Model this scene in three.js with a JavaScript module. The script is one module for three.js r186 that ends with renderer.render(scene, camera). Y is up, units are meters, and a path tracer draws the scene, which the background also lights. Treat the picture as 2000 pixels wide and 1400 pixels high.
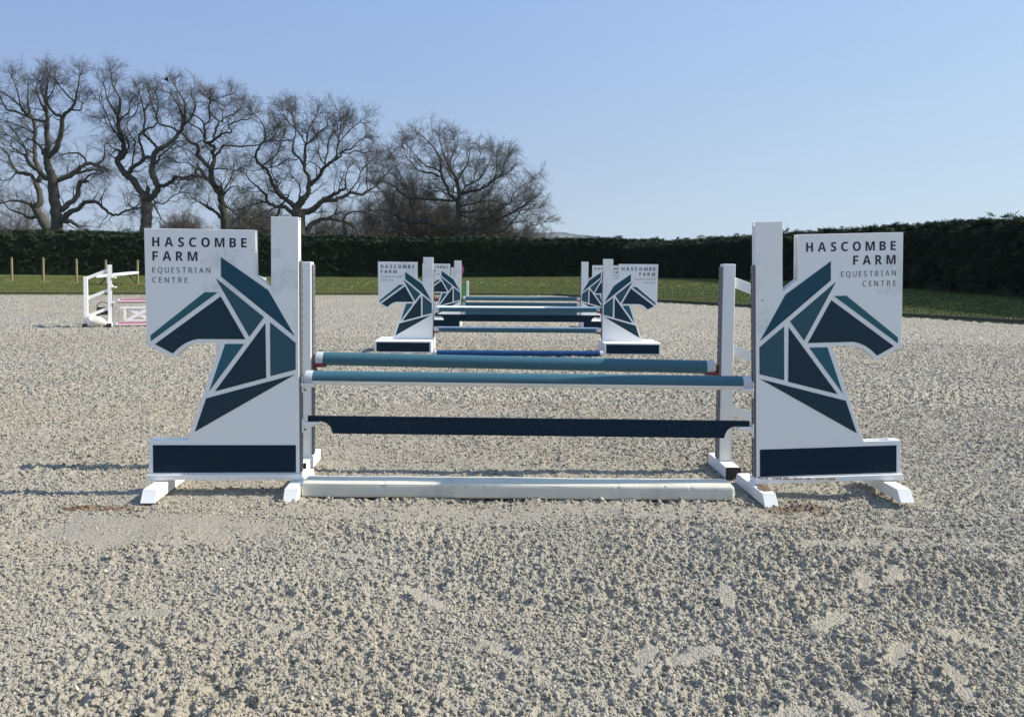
import * as THREE from 'three';
import { mergeGeometries, mergeVertices } from 'three/addons/utils/BufferGeometryUtils.js';
import { RoundedBoxGeometry } from 'three/addons/geometries/RoundedBoxGeometry.js';
import { FontLoader } from 'three/addons/loaders/FontLoader.js';

// ---------------------------------------------------------------- camera, sky, sun, exposure
const scene = new THREE.Scene();
const R = THREE.MathUtils.degToRad;
const camera = new THREE.PerspectiveCamera(2 * Math.atan(700 / 1480) * 180 / Math.PI, 2000 / 1400, 0.1, 30000);
camera.position.set(0, 1.5, 0);
camera.rotation.set(R(-2.5), 0, R(0.58), 'XYZ');
camera.setViewOffset(2000, 1400, 0, 112, 2000, 1400);      // the photograph is cropped: its optical centre lies above the middle
camera.updateProjectionMatrix();

const renderer = new THREE.WebGLRenderer({ antialias: true });
renderer.setSize(1024, 716);
renderer.toneMapping = THREE.LinearToneMapping;
renderer.toneMappingExposure = 1.25;             // exposed for the shaded fronts of the jumps
renderer.shadowMap.enabled = true;

const SUN_EL = R(39.5), SUN_AZ = R(3.6);                   // from the right, a little behind the plane of the jumps
const sunDir = new THREE.Vector3(Math.cos(SUN_EL) * Math.cos(SUN_AZ), Math.sin(SUN_EL), -Math.cos(SUN_EL) * Math.sin(SUN_AZ));
const sun = new THREE.DirectionalLight(new THREE.Color().setRGB(1, 0.94, 0.83), 5.0);
sun.position.copy(sunDir).multiplyScalar(80);
sun.target.position.set(0, 0, -15);
sun.position.add(sun.target.position);
sun.castShadow = true;
sun.shadow.mapSize.set(4096, 4096);
Object.assign(sun.shadow.camera, { left: -60, right: 60, top: 60, bottom: -60, near: 1, far: 200 });
scene.add(sun, sun.target);

{ // clear spring sky: deeper blue overhead, pale towards the horizon and around the sun
  const W = 1024, H = 512, data = new Float32Array(W * H * 4);
  const mix = (a, b, t) => a + (b - a) * t;
  const top = [0.18, 0.30, 0.60], mid = [0.118, 0.280, 0.73], low = [0.435, 0.508, 0.585], glow = [0.265, 0.345, 0.30];
  for (let j = 0; j < H; j++) {
    const up = ((j + 0.5) / H - 0.5) * Math.PI, y = Math.sin(up), e = Math.max(0, up) / (Math.PI / 2);
    const t1 = 1 - Math.exp(-e * 5.5), t2 = Math.min(1, Math.max(0, (e - 0.2) / 0.8)), near = 1 + 1.25 * Math.exp(-e * 10);
    for (let i = 0; i < W; i++) {
      const a = ((i + 0.5) / W - 0.5) * 2 * Math.PI, x = Math.cos(a) * Math.cos(up), z = Math.sin(a) * Math.cos(up);
      const c = 0.5 + 0.5 * (x * sunDir.x + y * sunDir.y + z * sunDir.z), g = Math.pow(c, 2.2) * near, o = (j * W + i) * 4;
      for (let k = 0; k < 3; k++) {
        let v = mix(low[k], mid[k], t1); v = mix(v, top[k], t2 * t2 * (3 - 2 * t2)) + glow[k] * g + 0.5 * Math.pow(c, 40);
        if (up < 0) v = mix(v, [0.30, 0.29, 0.26][k], Math.min(1, -up * 6));
        data[o + k] = v / 1.25;
      }
      data[o + 3] = 1;
    }
  }
  const t = new THREE.DataTexture(data, W, H, THREE.RGBAFormat, THREE.FloatType);
  t.mapping = THREE.EquirectangularReflectionMapping; t.magFilter = THREE.LinearFilter; t.needsUpdate = true;
  scene.background = t; scene.environment = t;
}

// ---------------------------------------------------------------- helpers
let seed = 12345;
const rnd = () => { seed = (seed + 0x6d2b79f5) | 0; let t = Math.imul(seed ^ (seed >>> 15), 1 | seed); t = (t + Math.imul(t ^ (t >>> 7), 61 | t)) ^ t; return ((t ^ (t >>> 14)) >>> 0) / 4294967296; };
const rr = (a, b) => a + (b - a) * rnd();
const hash = (i, j, k = 0) => { let h = Math.imul(i, 374761393) ^ Math.imul(j, 668265263) ^ Math.imul(k, 2147483587 | 1); h = Math.imul(h ^ (h >>> 13), 1274126177); h ^= h >>> 16; return (h >>> 0) / 4294967296; };
const vnoise = (x, y, k = 0) => { const i = Math.floor(x), j = Math.floor(y); let u = x - i, v = y - j; u = u * u * (3 - 2 * u); v = v * v * (3 - 2 * v);
  const a = hash(i, j, k), b = hash(i + 1, j, k), c = hash(i, j + 1, k), d = hash(i + 1, j + 1, k); return (a + (b - a) * u + (c - a) * v + (a - b - c + d) * u * v) * 2 - 1; };
const fbm = (x, y, n = 4, k = 0) => { let s = 0, a = 0.5; for (let q = 0; q < n; q++) { s += a * vnoise(x, y, k + q); x *= 2.03; y *= 2.03; a *= 0.5; } return s; };
const sstep = (a, b, x) => { const t = Math.min(1, Math.max(0, (x - a) / (b - a))); return t * t * (3 - 2 * t); };
const used = new Map();
const numbered = (n) => { const c = used.get(n) || 0; used.set(n, c + 1); return c ? n + '_' + String(c).padStart(3, '0') : n; };
function tag(o, label, category, group) { o.userData.label = label; o.userData.category = category; if (group) o.userData.group = group; return o; }
function thing(name, label, category, group) { const o = new THREE.Group(); o.name = numbered(name); scene.add(o); return tag(o, label, category, group); }
function part(name, geo, mat, parent, kind) { const m = new THREE.Mesh(geo, mat); m.name = parent === scene ? numbered(name) : name; if (kind) m.userData.kind = kind; parent.add(m); return m; }
const merge = (list) => mergeGeometries(list.map((g) => (g.index ? g.toNonIndexed() : g)).map((g) => { for (const n of Object.keys(g.attributes)) if (!['position', 'normal', 'uv'].includes(n)) g.deleteAttribute(n); return g; }));
const box = (x0, x1, y0, y1, z0, z1) => { const g = new THREE.BoxGeometry(x1 - x0, y1 - y0, z1 - z0); g.translate((x0 + x1) / 2, (y0 + y1) / 2, (z0 + z1) / 2); return g; };
const rbox = (x0, x1, y0, y1, z0, z1, r = 0.004) => { const g = new RoundedBoxGeometry(x1 - x0, y1 - y0, z1 - z0, 2, r); g.translate((x0 + x1) / 2, (y0 + y1) / 2, (z0 + z1) / 2); return g; };
const shapeOf = (pts) => new THREE.Shape(pts.map(([x, y]) => new THREE.Vector2(x, y)));
const slab = (pts, z0, z1, bevel = 0.0015) => { const g = new THREE.ExtrudeGeometry(shapeOf(pts), { depth: z1 - z0 - 2 * bevel, bevelEnabled: bevel > 0, bevelThickness: bevel, bevelSize: bevel, bevelOffset: -bevel, bevelSegments: 1 }); g.translate(0, 0, z0 + bevel); return g; };
const bar = (a, b, w, d) => { // rectangular bar from a to b, w across in the xy plane, d along z
  const v = new THREE.Vector3().subVectors(b, a), g = new RoundedBoxGeometry(v.length(), w, d, 1, Math.min(w, d) * 0.08); g.rotateZ(Math.atan2(v.y, v.x)); g.translate((a.x + b.x) / 2, (a.y + b.y) / 2, (a.z + b.z) / 2); return g; };
const V = (x, y, z = 0) => new THREE.Vector3(x, y, z);
const lin = (r, g, b) => new THREE.Color().setRGB(r, g, b);

// surface textures: scuffs, dust specks and grain; they carry colour and roughness only
function dataTex(n, f, srgb, rep = 1) {
  const d = new Uint8Array(n * n * 4);
  for (let j = 0; j < n; j++) for (let i = 0; i < n; i++) { const c = f(i / n, j / n, i, j), o = (j * n + i) * 4; for (let k = 0; k < 3; k++) d[o + k] = Math.max(0, Math.min(255, (Array.isArray(c) ? c[k] : c) * 255)); d[o + 3] = 255; }
  const t = new THREE.DataTexture(d, n, n); t.wrapS = t.wrapT = THREE.RepeatWrapping; t.magFilter = THREE.LinearFilter; t.repeat.set(rep, rep); if (srgb) t.colorSpace = THREE.SRGBColorSpace; t.needsUpdate = true; return t;
}
const tile = (x, y, f, k) => { // value noise that wraps over f cells
  x *= f; y *= f; const i = Math.floor(x), j = Math.floor(y); let u = x - i, v = y - j; u = u * u * (3 - 2 * u); v = v * v * (3 - 2 * v); const h = (a, b) => hash(((a % f) + f) % f, ((b % f) + f) % f, k);
  const a = h(i, j), b = h(i + 1, j), c = h(i, j + 1), d = h(i + 1, j + 1); return a + (b - a) * u + (c - a) * v + (a - b - c + d) * u * v; };
const scuffTex = dataTex(1024, (u, v) => { // faint smears and a few dark specks
  const a = tile(u, v, 3, 1), b = tile(u, v, 19, 2), c = tile(u, v, 150, 3), e = tile(u, v, 60, 4);
  let d = 1 - 0.045 * sstep(0.55, 0.95, a) * sstep(0.4, 0.85, b);
  if (a > 0.6 && b > 0.72 && e > 0.6) d -= 0.03;
  if (c > 0.975 && a > 0.55) d -= 0.4;
  return [d, d * 0.995, d * 0.98];
}, true, 0.7);
const dustTex = dataTex(1024, (u, v) => { // pale sand specks thrown up onto dark paint
  const a = tile(u, v, 4, 11), b = tile(u, v, 130, 12), c = tile(u, v, 330, 13);
  const s = sstep(0.8, 0.93, b) * sstep(0.52, 0.8, a) + (c > 0.95 && a > 0.42 ? 0.55 : 0) + 0.02 * tile(u, v, 17, 14);
  return Math.min(1, s);
}, false, 1);
function paint(r, g, b, rough, dust = 0.5) { // painted or PVC surface with flung sand on it
  const q = dustTex.image.data, n = 1024, d = new Uint8Array(n * n * 4), toS = (x) => (x <= 0.0031308 ? 12.92 * x : 1.055 * Math.pow(x, 1 / 2.4) - 0.055) * 255;
  const base = [r, g, b], sand = [0.42, 0.40, 0.36];
  for (let i = 0; i < n * n; i++) { const s = q[i * 4] / 255 * dust; for (let k = 0; k < 3; k++) d[i * 4 + k] = toS(base[k] + (sand[k] - base[k]) * s); d[i * 4 + 3] = 255; }
  const t = new THREE.DataTexture(d, n, n); t.wrapS = t.wrapT = THREE.RepeatWrapping; t.magFilter = THREE.LinearFilter; t.colorSpace = THREE.SRGBColorSpace; t.needsUpdate = true;
  return new THREE.MeshPhysicalMaterial({ map: t, roughness: rough, specularIntensity: 0.4 });
}
const M = {
  white: new THREE.MeshPhysicalMaterial({ color: lin(0.89, 0.885, 0.865), map: scuffTex, roughness: 0.42, specularIntensity: 0.7 }),
  whitePost: new THREE.MeshPhysicalMaterial({ color: lin(0.89, 0.885, 0.865), map: scuffTex, roughness: 0.45 }),
  head: paint(0.016, 0.040, 0.060, 0.38, 0.08), mane: paint(0.018, 0.075, 0.110, 0.38, 0.08), teal: paint(0.040, 0.098, 0.128, 0.38, 0.08),
  strip: paint(0.032, 0.125, 0.150, 0.38, 0.08), neck: paint(0.032, 0.125, 0.165, 0.38, 0.08), neckDark: paint(0.018, 0.046, 0.062, 0.38, 0.08),
  navy: paint(0.002, 0.0185, 0.036, 0.4, 0.16), plank: paint(0.002, 0.0185, 0.036, 0.42, 0.13), poleTeal: paint(0.055, 0.140, 0.175, 0.42, 0.26),
  blue: paint(0.012, 0.06, 0.17, 0.4, 0.4), pink: paint(0.42, 0.10, 0.19, 0.45, 0.2),
  ink: new THREE.MeshStandardMaterial({ color: lin(0.011, 0.013, 0.048), roughness: 0.5 }), inkThin: new THREE.MeshStandardMaterial({ color: lin(0.05, 0.055, 0.085), roughness: 0.5 }),
  track: new THREE.MeshStandardMaterial({ color: lin(0.20, 0.205, 0.21), roughness: 0.5, metalness: 0.3 }), hole: new THREE.MeshStandardMaterial({ color: lin(0.02, 0.02, 0.022), roughness: 0.9 }),
  capGrey: new THREE.MeshStandardMaterial({ color: lin(0.56, 0.57, 0.58), roughness: 0.5 }), red: new THREE.MeshPhysicalMaterial({ color: lin(0.16, 0.012, 0.025), roughness: 0.4 }),
  black: new THREE.MeshStandardMaterial({ color: lin(0.012, 0.012, 0.014), roughness: 0.6 }), canvas: new THREE.MeshStandardMaterial({ color: lin(0.66, 0.635, 0.545), map: scuffTex, roughness: 0.62 }),
  tube: new THREE.MeshStandardMaterial({ color: lin(0.10, 0.05, 0.05), roughness: 0.5, metalness: 0.4 }), green: new THREE.MeshStandardMaterial({ color: lin(0.10, 0.38, 0.10), roughness: 0.6 }),
};

// ---------------------------------------------------------------- arena surface
const footprints = [[1.73, -3.61, 1.2], [1.92, -3.72, 1.0], [0.73, -2.91, 0.5], [1.54, -2.92, 0.9], [0.53, -2.85, 1.2], [-0.01, -2.91, 2.4], [-0.38, -3.39, 2.3], [-0.92, -3.07, 2.7], [-0.77, -3.86, 2.8], [1.88, -3.06, 2.2], [1.01, -3.45, 1.4], [1.22, -2.55, 1.9], [1.39, -3.2, 0.6], [-1.58, -3.21, 0.2], [2.3, -4.39, 2.9], [1.71, -4.13, 0.2], [2.6, -5.4, 0.4], [3.1, -6.2, 2.6], [-3.2, -6.6, 0.3], [0.4, -6.9, 1.1], [1.66, -2.72, 1.3], [0.95, -2.5, 0.3]];
const smoothSpots = [[-2.0, -4.27, 0.95, 0.30, 1.0], [-0.6, -4.58, 1.3, 0.17, 0.8], [0.8, -4.66, 1.2, 0.16, 0.75], [1.6, -4.6, 0.6, 0.16, 0.6], [-0.1, -5.5, 1.8, 0.42, 0.65], [1.9, -5.2, 1.1, 0.4, 0.6], [-1.9, -5.05, 0.9, 0.4, 0.7], [-1.3, -5.9, 0.5, 0.3, 0.6], [2.2, -4.15, 0.7, 0.1, 0.7], [3.2, -3.95, 0.9, 0.09, 0.7], [0, -13.0, 2.2, 0.3, 0.6], [-8, -12, 3, 0.5, 0.5], [-10, -21, 5, 0.7, 0.6]];
const soilSpots = [[-2.53, -4.62, 0.27, 0.075, 1.0], [-2.68, -4.60, 0.1, 0.06, 0.9], [1.72, -4.70, 0.2, 0.07, 0.7], [1.90, -4.74, 0.2, 0.08, 0.75], [1.95, -4.60, 0.12, 0.04, 0.6]];
function cells(x, z, s, k, out) { // tallest crumb over this point: jittered domes of uneven size
  const i = Math.floor(x / s), j = Math.floor(z / s); let best = 0;
  for (let a = -1; a <= 1; a++) for (let b = -1; b <= 1; b++) {
    const h1 = hash(i + a, j + b, k), h2 = hash(i + a, j + b, k + 1), h3 = hash(i + a, j + b, k + 2);
    const dx = x - (i + a + h1) * s, dz = z - (j + b + h2) * s, r = s * (0.35 + 0.5 * h3), d = (dx * dx * (1 + h2) + dz * dz * (1 + h1)) / (r * r);
    if (d < 1) { const v = (0.35 + 0.65 * h3) * Math.pow(1 - d, 0.6); if (v > best) best = v; }
  }
  return best;
}
const smoothAt = (x, z) => {
  let m = 0;
  for (const [cx, cz, rx, rz, w] of smoothSpots) { const d = Math.hypot((x - cx) / rx, (z - cz) / rz) + 0.35 * fbm(x * 5, z * 9, 2, 40); if (d < 1.2) m = Math.max(m, w * (1 - sstep(0.6, 1.15, d))); }
  return m;
};
function printAt(x, z) {
  for (const [cx, cz, a] of footprints) {
    const dx = x - cx, dz = z - cz; if (dx * dx + dz * dz > 0.06) continue;
    const u = dx * Math.cos(a) - dz * Math.sin(a), v = dx * Math.sin(a) + dz * Math.cos(a), w = 0.047 * (u > 0 ? 1.0 : 0.82) * (Math.abs(u + 0.03) < 0.03 ? 0.85 : 1);
    const d = Math.max(Math.abs(u) / 0.145, Math.hypot(u / 0.16, v / w)) + 0.22 * fbm(x * 26, z * 26, 2, 72); if (d < 1.5) return [1 - sstep(0.8, 1.08, d), u, d > 0.9 ? Math.max(0, 1 - Math.abs(d - 1.16) / 0.28) : 0];
  }
  return null;
}
function arenaHeight(x, z, lod) {
  let h = 0.018 * fbm(x * 0.9, z * 0.9, 3, 7) + 0.018 * fbm(x * 4.2, z * 4.2, 2, 17);
  const sm = Math.min(0.95, smoothAt(x, z) + 0.25 * sstep(0.1, 0.5, fbm(x * 0.6, z * 1.1, 3, 60)));
  const wx = x + 0.012 * vnoise(x * 31, z * 31, 90), wz = z + 0.012 * vnoise(x * 31, z * 31, 91), lump = 0.5 + 1.1 * sstep(-0.9, 0.9, vnoise(x * 2.6, z * 2.6, 5) + 0.6 * vnoise(x * 0.8, z * 0.8, 6));
  let c = (0.012 * vnoise(wx * 27, wz * 27, 92) + 0.0135 * vnoise(wx * 60, wz * 60, 93)) * lump + (lod < 2 ? 0.008 * vnoise(x * 95, z * 95, 94) : 0);
  c += 0.007 * cells(x, z, 0.042, 100) * lump + 0.006 * cells(x + 5.3, z, 0.025, 110) - 0.012;
  h += 0.86 * c * (1 - 0.8 * sm) - 0.006 * sm;
  const p = lod < 2 ? printAt(x, z) : null;
  if (p) h = h * (1 - p[0]) + p[0] * (-0.006 + 0.0025 * Math.sin(p[1] * 330 + 2 * vnoise(x * 40, z * 40, 71)) + 0.004 * fbm(x * 30, z * 30, 2, 70)) + 0.009 * p[2];
  return h - (lod > 3 ? 0.07 : 0) + (lod > 1 && lod < 4 ? 0.012 * (hash(Math.round(x * 40), Math.round(z * 40), 9) - 0.5) * (lod > 2 ? 5 : 1.6) : 0);
}
function arenaColor(x, z, c) {
  const t = 0.5 + 0.5 * fbm(x * 0.35, z * 0.5, 3, 200), u = 0.5 + 0.5 * fbm(x * 2.2, z * 2.2, 3, 210), w = hash(Math.round(x * 130), Math.round(z * 130), 3);
  let k = 0.84 + 0.18 * t + 0.12 * u + 0.16 * (w - 0.5);
  let r = 0.356 * k, g = 0.319 * k, b = 0.252 * k;
  const warm = 0.03 * fbm(x * 1.1, z * 1.6, 3, 220); r *= 1 + warm; b *= 1 - 1.6 * warm;
  for (const [cx, cz, rx, rz, s] of soilSpots) { const d = Math.hypot((x - cx) / rx, (z - cz) / rz) + 0.6 * fbm(x * 22, z * 40, 3, 230); if (d < 1.1) { const m = s * (1 - sstep(0.55, 1.05, d)) * (0.7 + 0.3 * w); r += (0.15 - r) * m; g += (0.085 - g) * m; b += (0.045 - b) * m; } }
  c[0] = r; c[1] = g; c[2] = b;
}
function arenaPatch(x0, x1, z0, z1, cell, lod, hole) {
  const nx = Math.round((x1 - x0) / cell), nz = Math.round((z1 - z0) / cell), pos = new Float32Array((nx + 1) * (nz + 1) * 3), col = new Float32Array(pos.length), uv = new Float32Array((nx + 1) * (nz + 1) * 2), c = [0, 0, 0];
  for (let j = 0, o = 0, q = 0; j <= nz; j++) for (let i = 0; i <= nx; i++, o += 3, q += 2) {
    const jx = (hash(i, j, 77 + lod) - 0.5) * cell * 0.5, jz = (hash(i, j, 78 + lod) - 0.5) * cell * 0.5;
    const x = x0 + i * cell + (i && i < nx ? jx : 0), z = z0 + j * cell + (j && j < nz ? jz : 0);
    let y = arenaHeight(x, z, lod);
    if (hole && x > hole[0] + 2.2 * cell && x < hole[1] - 2.2 * cell && z > hole[2] + 2.2 * cell && z < hole[3] - 2.2 * cell) y -= 0.05;
    pos[o] = x; pos[o + 1] = y; pos[o + 2] = z; arenaColor(x, z, c); col.set(c, o); uv[q] = x; uv[q + 1] = z;
  }
  const idx = [];
  for (let j = 0; j < nz; j++) for (let i = 0; i < nx; i++) {
    const a = j * (nx + 1) + i, b = a + 1, d = a + nx + 1, e = d + 1;
    if (hole) { const x = x0 + (i + 0.5) * cell, z = z0 + (j + 0.5) * cell; if (x > hole[0] + 5 * cell && x < hole[1] - 5 * cell && z > hole[2] + 5 * cell && z < hole[3] - 5 * cell) continue; }
    idx.push(a, d, b, b, d, e);
  }
  const g = new THREE.BufferGeometry();
  g.setAttribute('position', new THREE.BufferAttribute(pos, 3)); g.setAttribute('color', new THREE.BufferAttribute(col, 3)); g.setAttribute('uv', new THREE.BufferAttribute(uv, 2)); g.setIndex(idx); g.computeVertexNormals();
  return g;
}
const sandBump = dataTex(512, (u, v) => 0.45 * tile(u, v, 64, 31) + 0.35 * tile(u, v, 128, 32) + 0.2 * tile(u, v, 256, 33), false, 1 / 0.43);
const sandMat = new THREE.MeshStandardMaterial({ vertexColors: true, roughness: 0.96, bumpMap: sandBump, bumpScale: 0.011 });
{
  const near = [-3.3, 3.3, -4.3, -1.6], mid = [-6.2, 6.2, -8.2, -1.0], far = [-12.5, 12.5, -17, 0], wide = [-30, 18, -43.5, -16.5];
  // clods too small for the distant mesh go into its relief map
  const clodBump = dataTex(1024, (u, v) => 0.5 * tile(u, v, 60, 34) + 0.35 * tile(u, v, 120, 35) + 0.15 * tile(u, v, 260, 36), false, 1 / 2.6);
  const farMat = new THREE.MeshStandardMaterial({ vertexColors: true, roughness: 0.96, bumpMap: clodBump, bumpScale: 0.075 });
  const g = mergeGeometries([mergeGeometries([arenaPatch(...near, 0.0072, 0), arenaPatch(...mid, 0.016, 1, near)]), mergeGeometries([arenaPatch(...far, 0.036, 2, mid), arenaPatch(...wide, 0.1, 3, far), arenaPatch(-50, 42, -46, 26, 1, 4, [wide[0], wide[1], wide[2], -3])])], true);
  const m = part('arena_surface', g, [sandMat, farMat], scene, 'structure'); m.userData.label = 'pale grey crumbly sand and fibre riding arena surface';
}
{ // loose crumbs of sand and fibre lying on the surface
  const ico = (k) => { const g = mergeVertices(new THREE.IcosahedronGeometry(1, 1).deleteAttribute('normal').deleteAttribute('uv')), p = g.attributes.position; for (let i = 0; i < p.count; i++) { const s = 0.62 + 0.6 * hash(i, k, 300); p.setXYZ(i, p.getX(i) * s, p.getY(i) * s * 0.8, p.getZ(i) * s); } g.computeVertexNormals(); return g; };
  const mat = new THREE.MeshStandardMaterial({ color: 0xffffff, roughness: 0.95 }), N = 430000, mt = new THREE.Matrix4(), q = new THREE.Quaternion(), e = new THREE.Euler(), cc = [0, 0, 0], C = new THREE.Color();
  const bands = [[2.2, 4.6, 0.42], [4.6, 8.5, 0.36], [8.5, 16, 0.22]];
  for (let k = 0; k < 1; k++) {
    const im = new THREE.InstancedMesh(ico(k), mat, N); im.name = numbered('sand_crumbs'); im.userData.kind = 'stuff'; tag(im, 'loose pale crumbs of sand and fibre scattered over the arena', 'sand');
    let n = 0;
    while (n < N) {
      const f = rnd(), b = f < bands[0][2] ? bands[0] : f < bands[0][2] + bands[1][2] ? bands[1] : bands[2], z = -rr(b[0], b[1]), x = rr(-1, 1) * (0.75 * -z + 1.9);
      if (rnd() < smoothAt(x, z) * 0.95) continue; const p = printAt(x, z); if (p && p[0] > 0.3) continue;
      const s = (0.0028 + 0.0075 * Math.pow(rnd(), 2.8)) * (b === bands[2] ? 1.5 : b === bands[1] ? 1.15 : 1);
      q.setFromEuler(e.set(rr(0, 6.3), rr(0, 6.3), rr(0, 6.3)));
      mt.compose(V(x, arenaHeight(x, z, z > -4.3 && Math.abs(x) < 3.3 ? 0 : z > -8.2 ? 1 : 2) + s * 0.2, z), q, V(s * rr(0.8, 1.4), s * rr(0.7, 1), s * rr(0.8, 1.4)));
      im.setMatrixAt(n, mt); arenaColor(x, z, cc); const w = rr(0.86, 1.12) * (rnd() < 0.012 ? 1.5 : rnd() < 0.05 ? 0.6 : 1); im.setColorAt(n, C.setRGB(cc[0] * w, cc[1] * w, cc[2] * w)); n++;
    }
    scene.add(im);
  }
}

// ---------------------------------------------------------------- lawn, edging, far ground
const edge = [[-42, 26], [-42, -33.2], [-23.9, -35.4], [-7, -39.4], [2.4, -41.3], [15, -22.3], [36, 9.5], [36, 26]];
const hub = [-6, -14];
const edgePts = []; // dense points along the arena's edge
for (let i = 0; i < edge.length - 1; i++) { const [a, b] = edge[i], [c, d] = edge[i + 1], n = Math.ceil(Math.hypot(c - a, d - b) / 0.5); for (let k = 0; k < n; k++) edgePts.push([a + (c - a) * k / n, b + (d - b) * k / n]); }
edgePts.push(edge[edge.length - 1]);
function edgeDistance(x, z) { // distance beyond the arena's edge, measured outwards from its middle
  const dx = x - hub[0], dz = z - hub[1], L = Math.hypot(dx, dz); let t = 0;
  for (let i = 0; i < edge.length - 1; i++) { const [a, b] = edge[i], ex = edge[i + 1][0] - a, ez = edge[i + 1][1] - b, det = dx * -ez + dz * ex; if (Math.abs(det) < 1e-9) continue;
    const px = a - hub[0], pz = b - hub[1], k = (px * -ez + pz * ex) / det, s = (dx * pz - dz * px) / det; if (k > 0 && s >= 0 && s <= 1) t = Math.max(t, k); }
  return L * (1 - t);
}
function lawnHeight(x, z, s = edgeDistance(x, z)) {
  const right = sstep(-0.35, 0.45, Math.atan2(x - 2.4, -(z + 14)));
  return 0.06 + (0.50 + 0.36 * right) * sstep(0, 19 - 8.5 * right, s) + 0.02 * fbm(x * 0.4, z * 0.4, 3, 400) * sstep(0, 2, s);
}
const grassBump = dataTex(256, (u, v) => 0.5 * tile(u, v, 64, 51) + 0.5 * tile(u, v, 128, 52), false, 1 / 0.8);
const lawnMat = new THREE.MeshStandardMaterial({ vertexColors: true, roughness: 0.95, bumpMap: grassBump, bumpScale: 0.02 });
function grassColor(x, z, c) {
  const a = 0.5 + 0.5 * fbm(x * 0.25, z * 0.9, 4, 410), b = 0.5 + 0.5 * fbm(x * 1.3, z * 2.6, 3, 420), k = 0.72 + 0.3 * a + 0.28 * b, dry = sstep(0.55, 0.8, 0.5 + 0.5 * fbm(x * 0.5, z * 0.8, 3, 430));
  c[0] = (0.124 + 0.05 * dry) * k; c[1] = (0.152 + 0.02 * dry) * k; c[2] = 0.040 * k;
}
{
  const S = [-0.4, 0, 0.12, 0.4, 0.8, 1.3, 2, 2.8, 3.7, 4.7, 5.8, 7, 8.4, 10, 12, 14, 16.5, 19, 22, 26, 31, 40, 60], n = edgePts.length, pos = [], col = [], uv = [], idx = [], c = [0, 0, 0];
  for (let i = 0; i < n; i++) {
    const [ex, ez] = edgePts[i], L = Math.hypot(ex - hub[0], ez - hub[1]), dx = (ex - hub[0]) / L, dz = (ez - hub[1]) / L;
    for (const s of S) { const x = ex + dx * s, z = ez + dz * s; pos.push(x, s < 0 ? -0.15 : lawnHeight(x, z, s), z); grassColor(x, z, c); col.push(...c); uv.push(x, z); }
  }
  const m = S.length;
  for (let i = 0; i < n - 1; i++) for (let j = 0; j < m - 1; j++) { const a = i * m + j, b = a + m; idx.push(a, b, a + 1, b, b + 1, a + 1); }
  const g = new THREE.BufferGeometry(); g.setAttribute('position', new THREE.Float32BufferAttribute(pos, 3)); g.setAttribute('color', new THREE.Float32BufferAttribute(col, 3)); g.setAttribute('uv', new THREE.Float32BufferAttribute(uv, 2)); g.setIndex(idx); g.computeVertexNormals();
  if (g.attributes.normal.getY(40 * m + 5) < 0) { g.setIndex(idx.map((_, k) => idx[k - (k % 3) + [0, 2, 1][k % 3]])); g.computeVertexNormals(); }
  part('lawn', g, lawnMat, scene, 'structure');
}
{ // open fields reaching to the horizon
  const g = new THREE.RingGeometry(60, 6000, 96, 10); g.rotateX(-Math.PI / 2);
  part('field', g, new THREE.MeshStandardMaterial({ color: lin(0.09, 0.12, 0.045), roughness: 1 }), scene, 'structure').position.set(-6, 0.35, -14);
  const base = new THREE.CircleGeometry(120, 48); base.rotateX(-Math.PI / 2);
  part('ground', base, new THREE.MeshStandardMaterial({ color: lin(0.12, 0.10, 0.07), roughness: 1 }), scene, 'structure').position.set(-6, -0.4, -14);
}
{ // grass blades on the mown verge
  const blade = []; for (let k = 0; k < 7; k++) { const a = k * 0.9, r = 0.03 * hash(k, 1, 1), w = 0.006, h = 0.035 + 0.03 * hash(k, 2, 1), lx = Math.cos(a) * 0.03, lz = Math.sin(a) * 0.03, px = Math.cos(a * 3) * r, pz = Math.sin(a * 3) * r; blade.push(px - w * Math.sin(a), 0, pz + w * Math.cos(a), px + w * Math.sin(a), 0, pz - w * Math.cos(a), px + lx, h, pz + lz); }
  const g = new THREE.BufferGeometry(); g.setAttribute('position', new THREE.Float32BufferAttribute(blade, 3)); g.computeVertexNormals();
  const N = 130000, im = new THREE.InstancedMesh(g, new THREE.MeshStandardMaterial({ color: 0xffffff, roughness: 0.8, side: THREE.DoubleSide }), N), mt = new THREE.Matrix4(), q = new THREE.Quaternion(), up = V(0, 1, 0), C = new THREE.Color(), c = [0, 0, 0];
  im.name = 'grass'; im.userData.kind = 'stuff'; tag(im, 'short mown green grass along the arena edge and hedge', 'grass');
  const vis = edgePts.filter(([x, z]) => z < -14 && x > -30); let n = 0;
  while (n < N) {
    const e = vis[Math.floor(rnd() * vis.length)], L = Math.hypot(e[0] - hub[0], e[1] - hub[1]), s = 0.06 + 24 * Math.pow(rnd(), 1.6), t = rr(-0.5, 0.5), x = e[0] + (e[0] - hub[0]) / L * s + t, z = e[1] + (e[1] - hub[1]) / L * s + t * 0.3;
    if (edgeDistance(x, z) < 0.05) continue;
    const k = rr(0.9, 1.9) * (s < 0.5 ? 1.2 : 1); q.setFromAxisAngle(up, rr(0, 6.3)); mt.compose(V(x, lawnHeight(x, z) - 0.005, z), q, V(k * 1.5, k * rr(0.7, 1.1), k * 1.5)); im.setMatrixAt(n, mt);
    grassColor(x, z, c); const w = rr(0.8, 1.35); im.setColorAt(n, C.setRGB(c[0] * w * 1.05, c[1] * w, c[2] * w)); n++;
  }
  scene.add(im);
}
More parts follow.
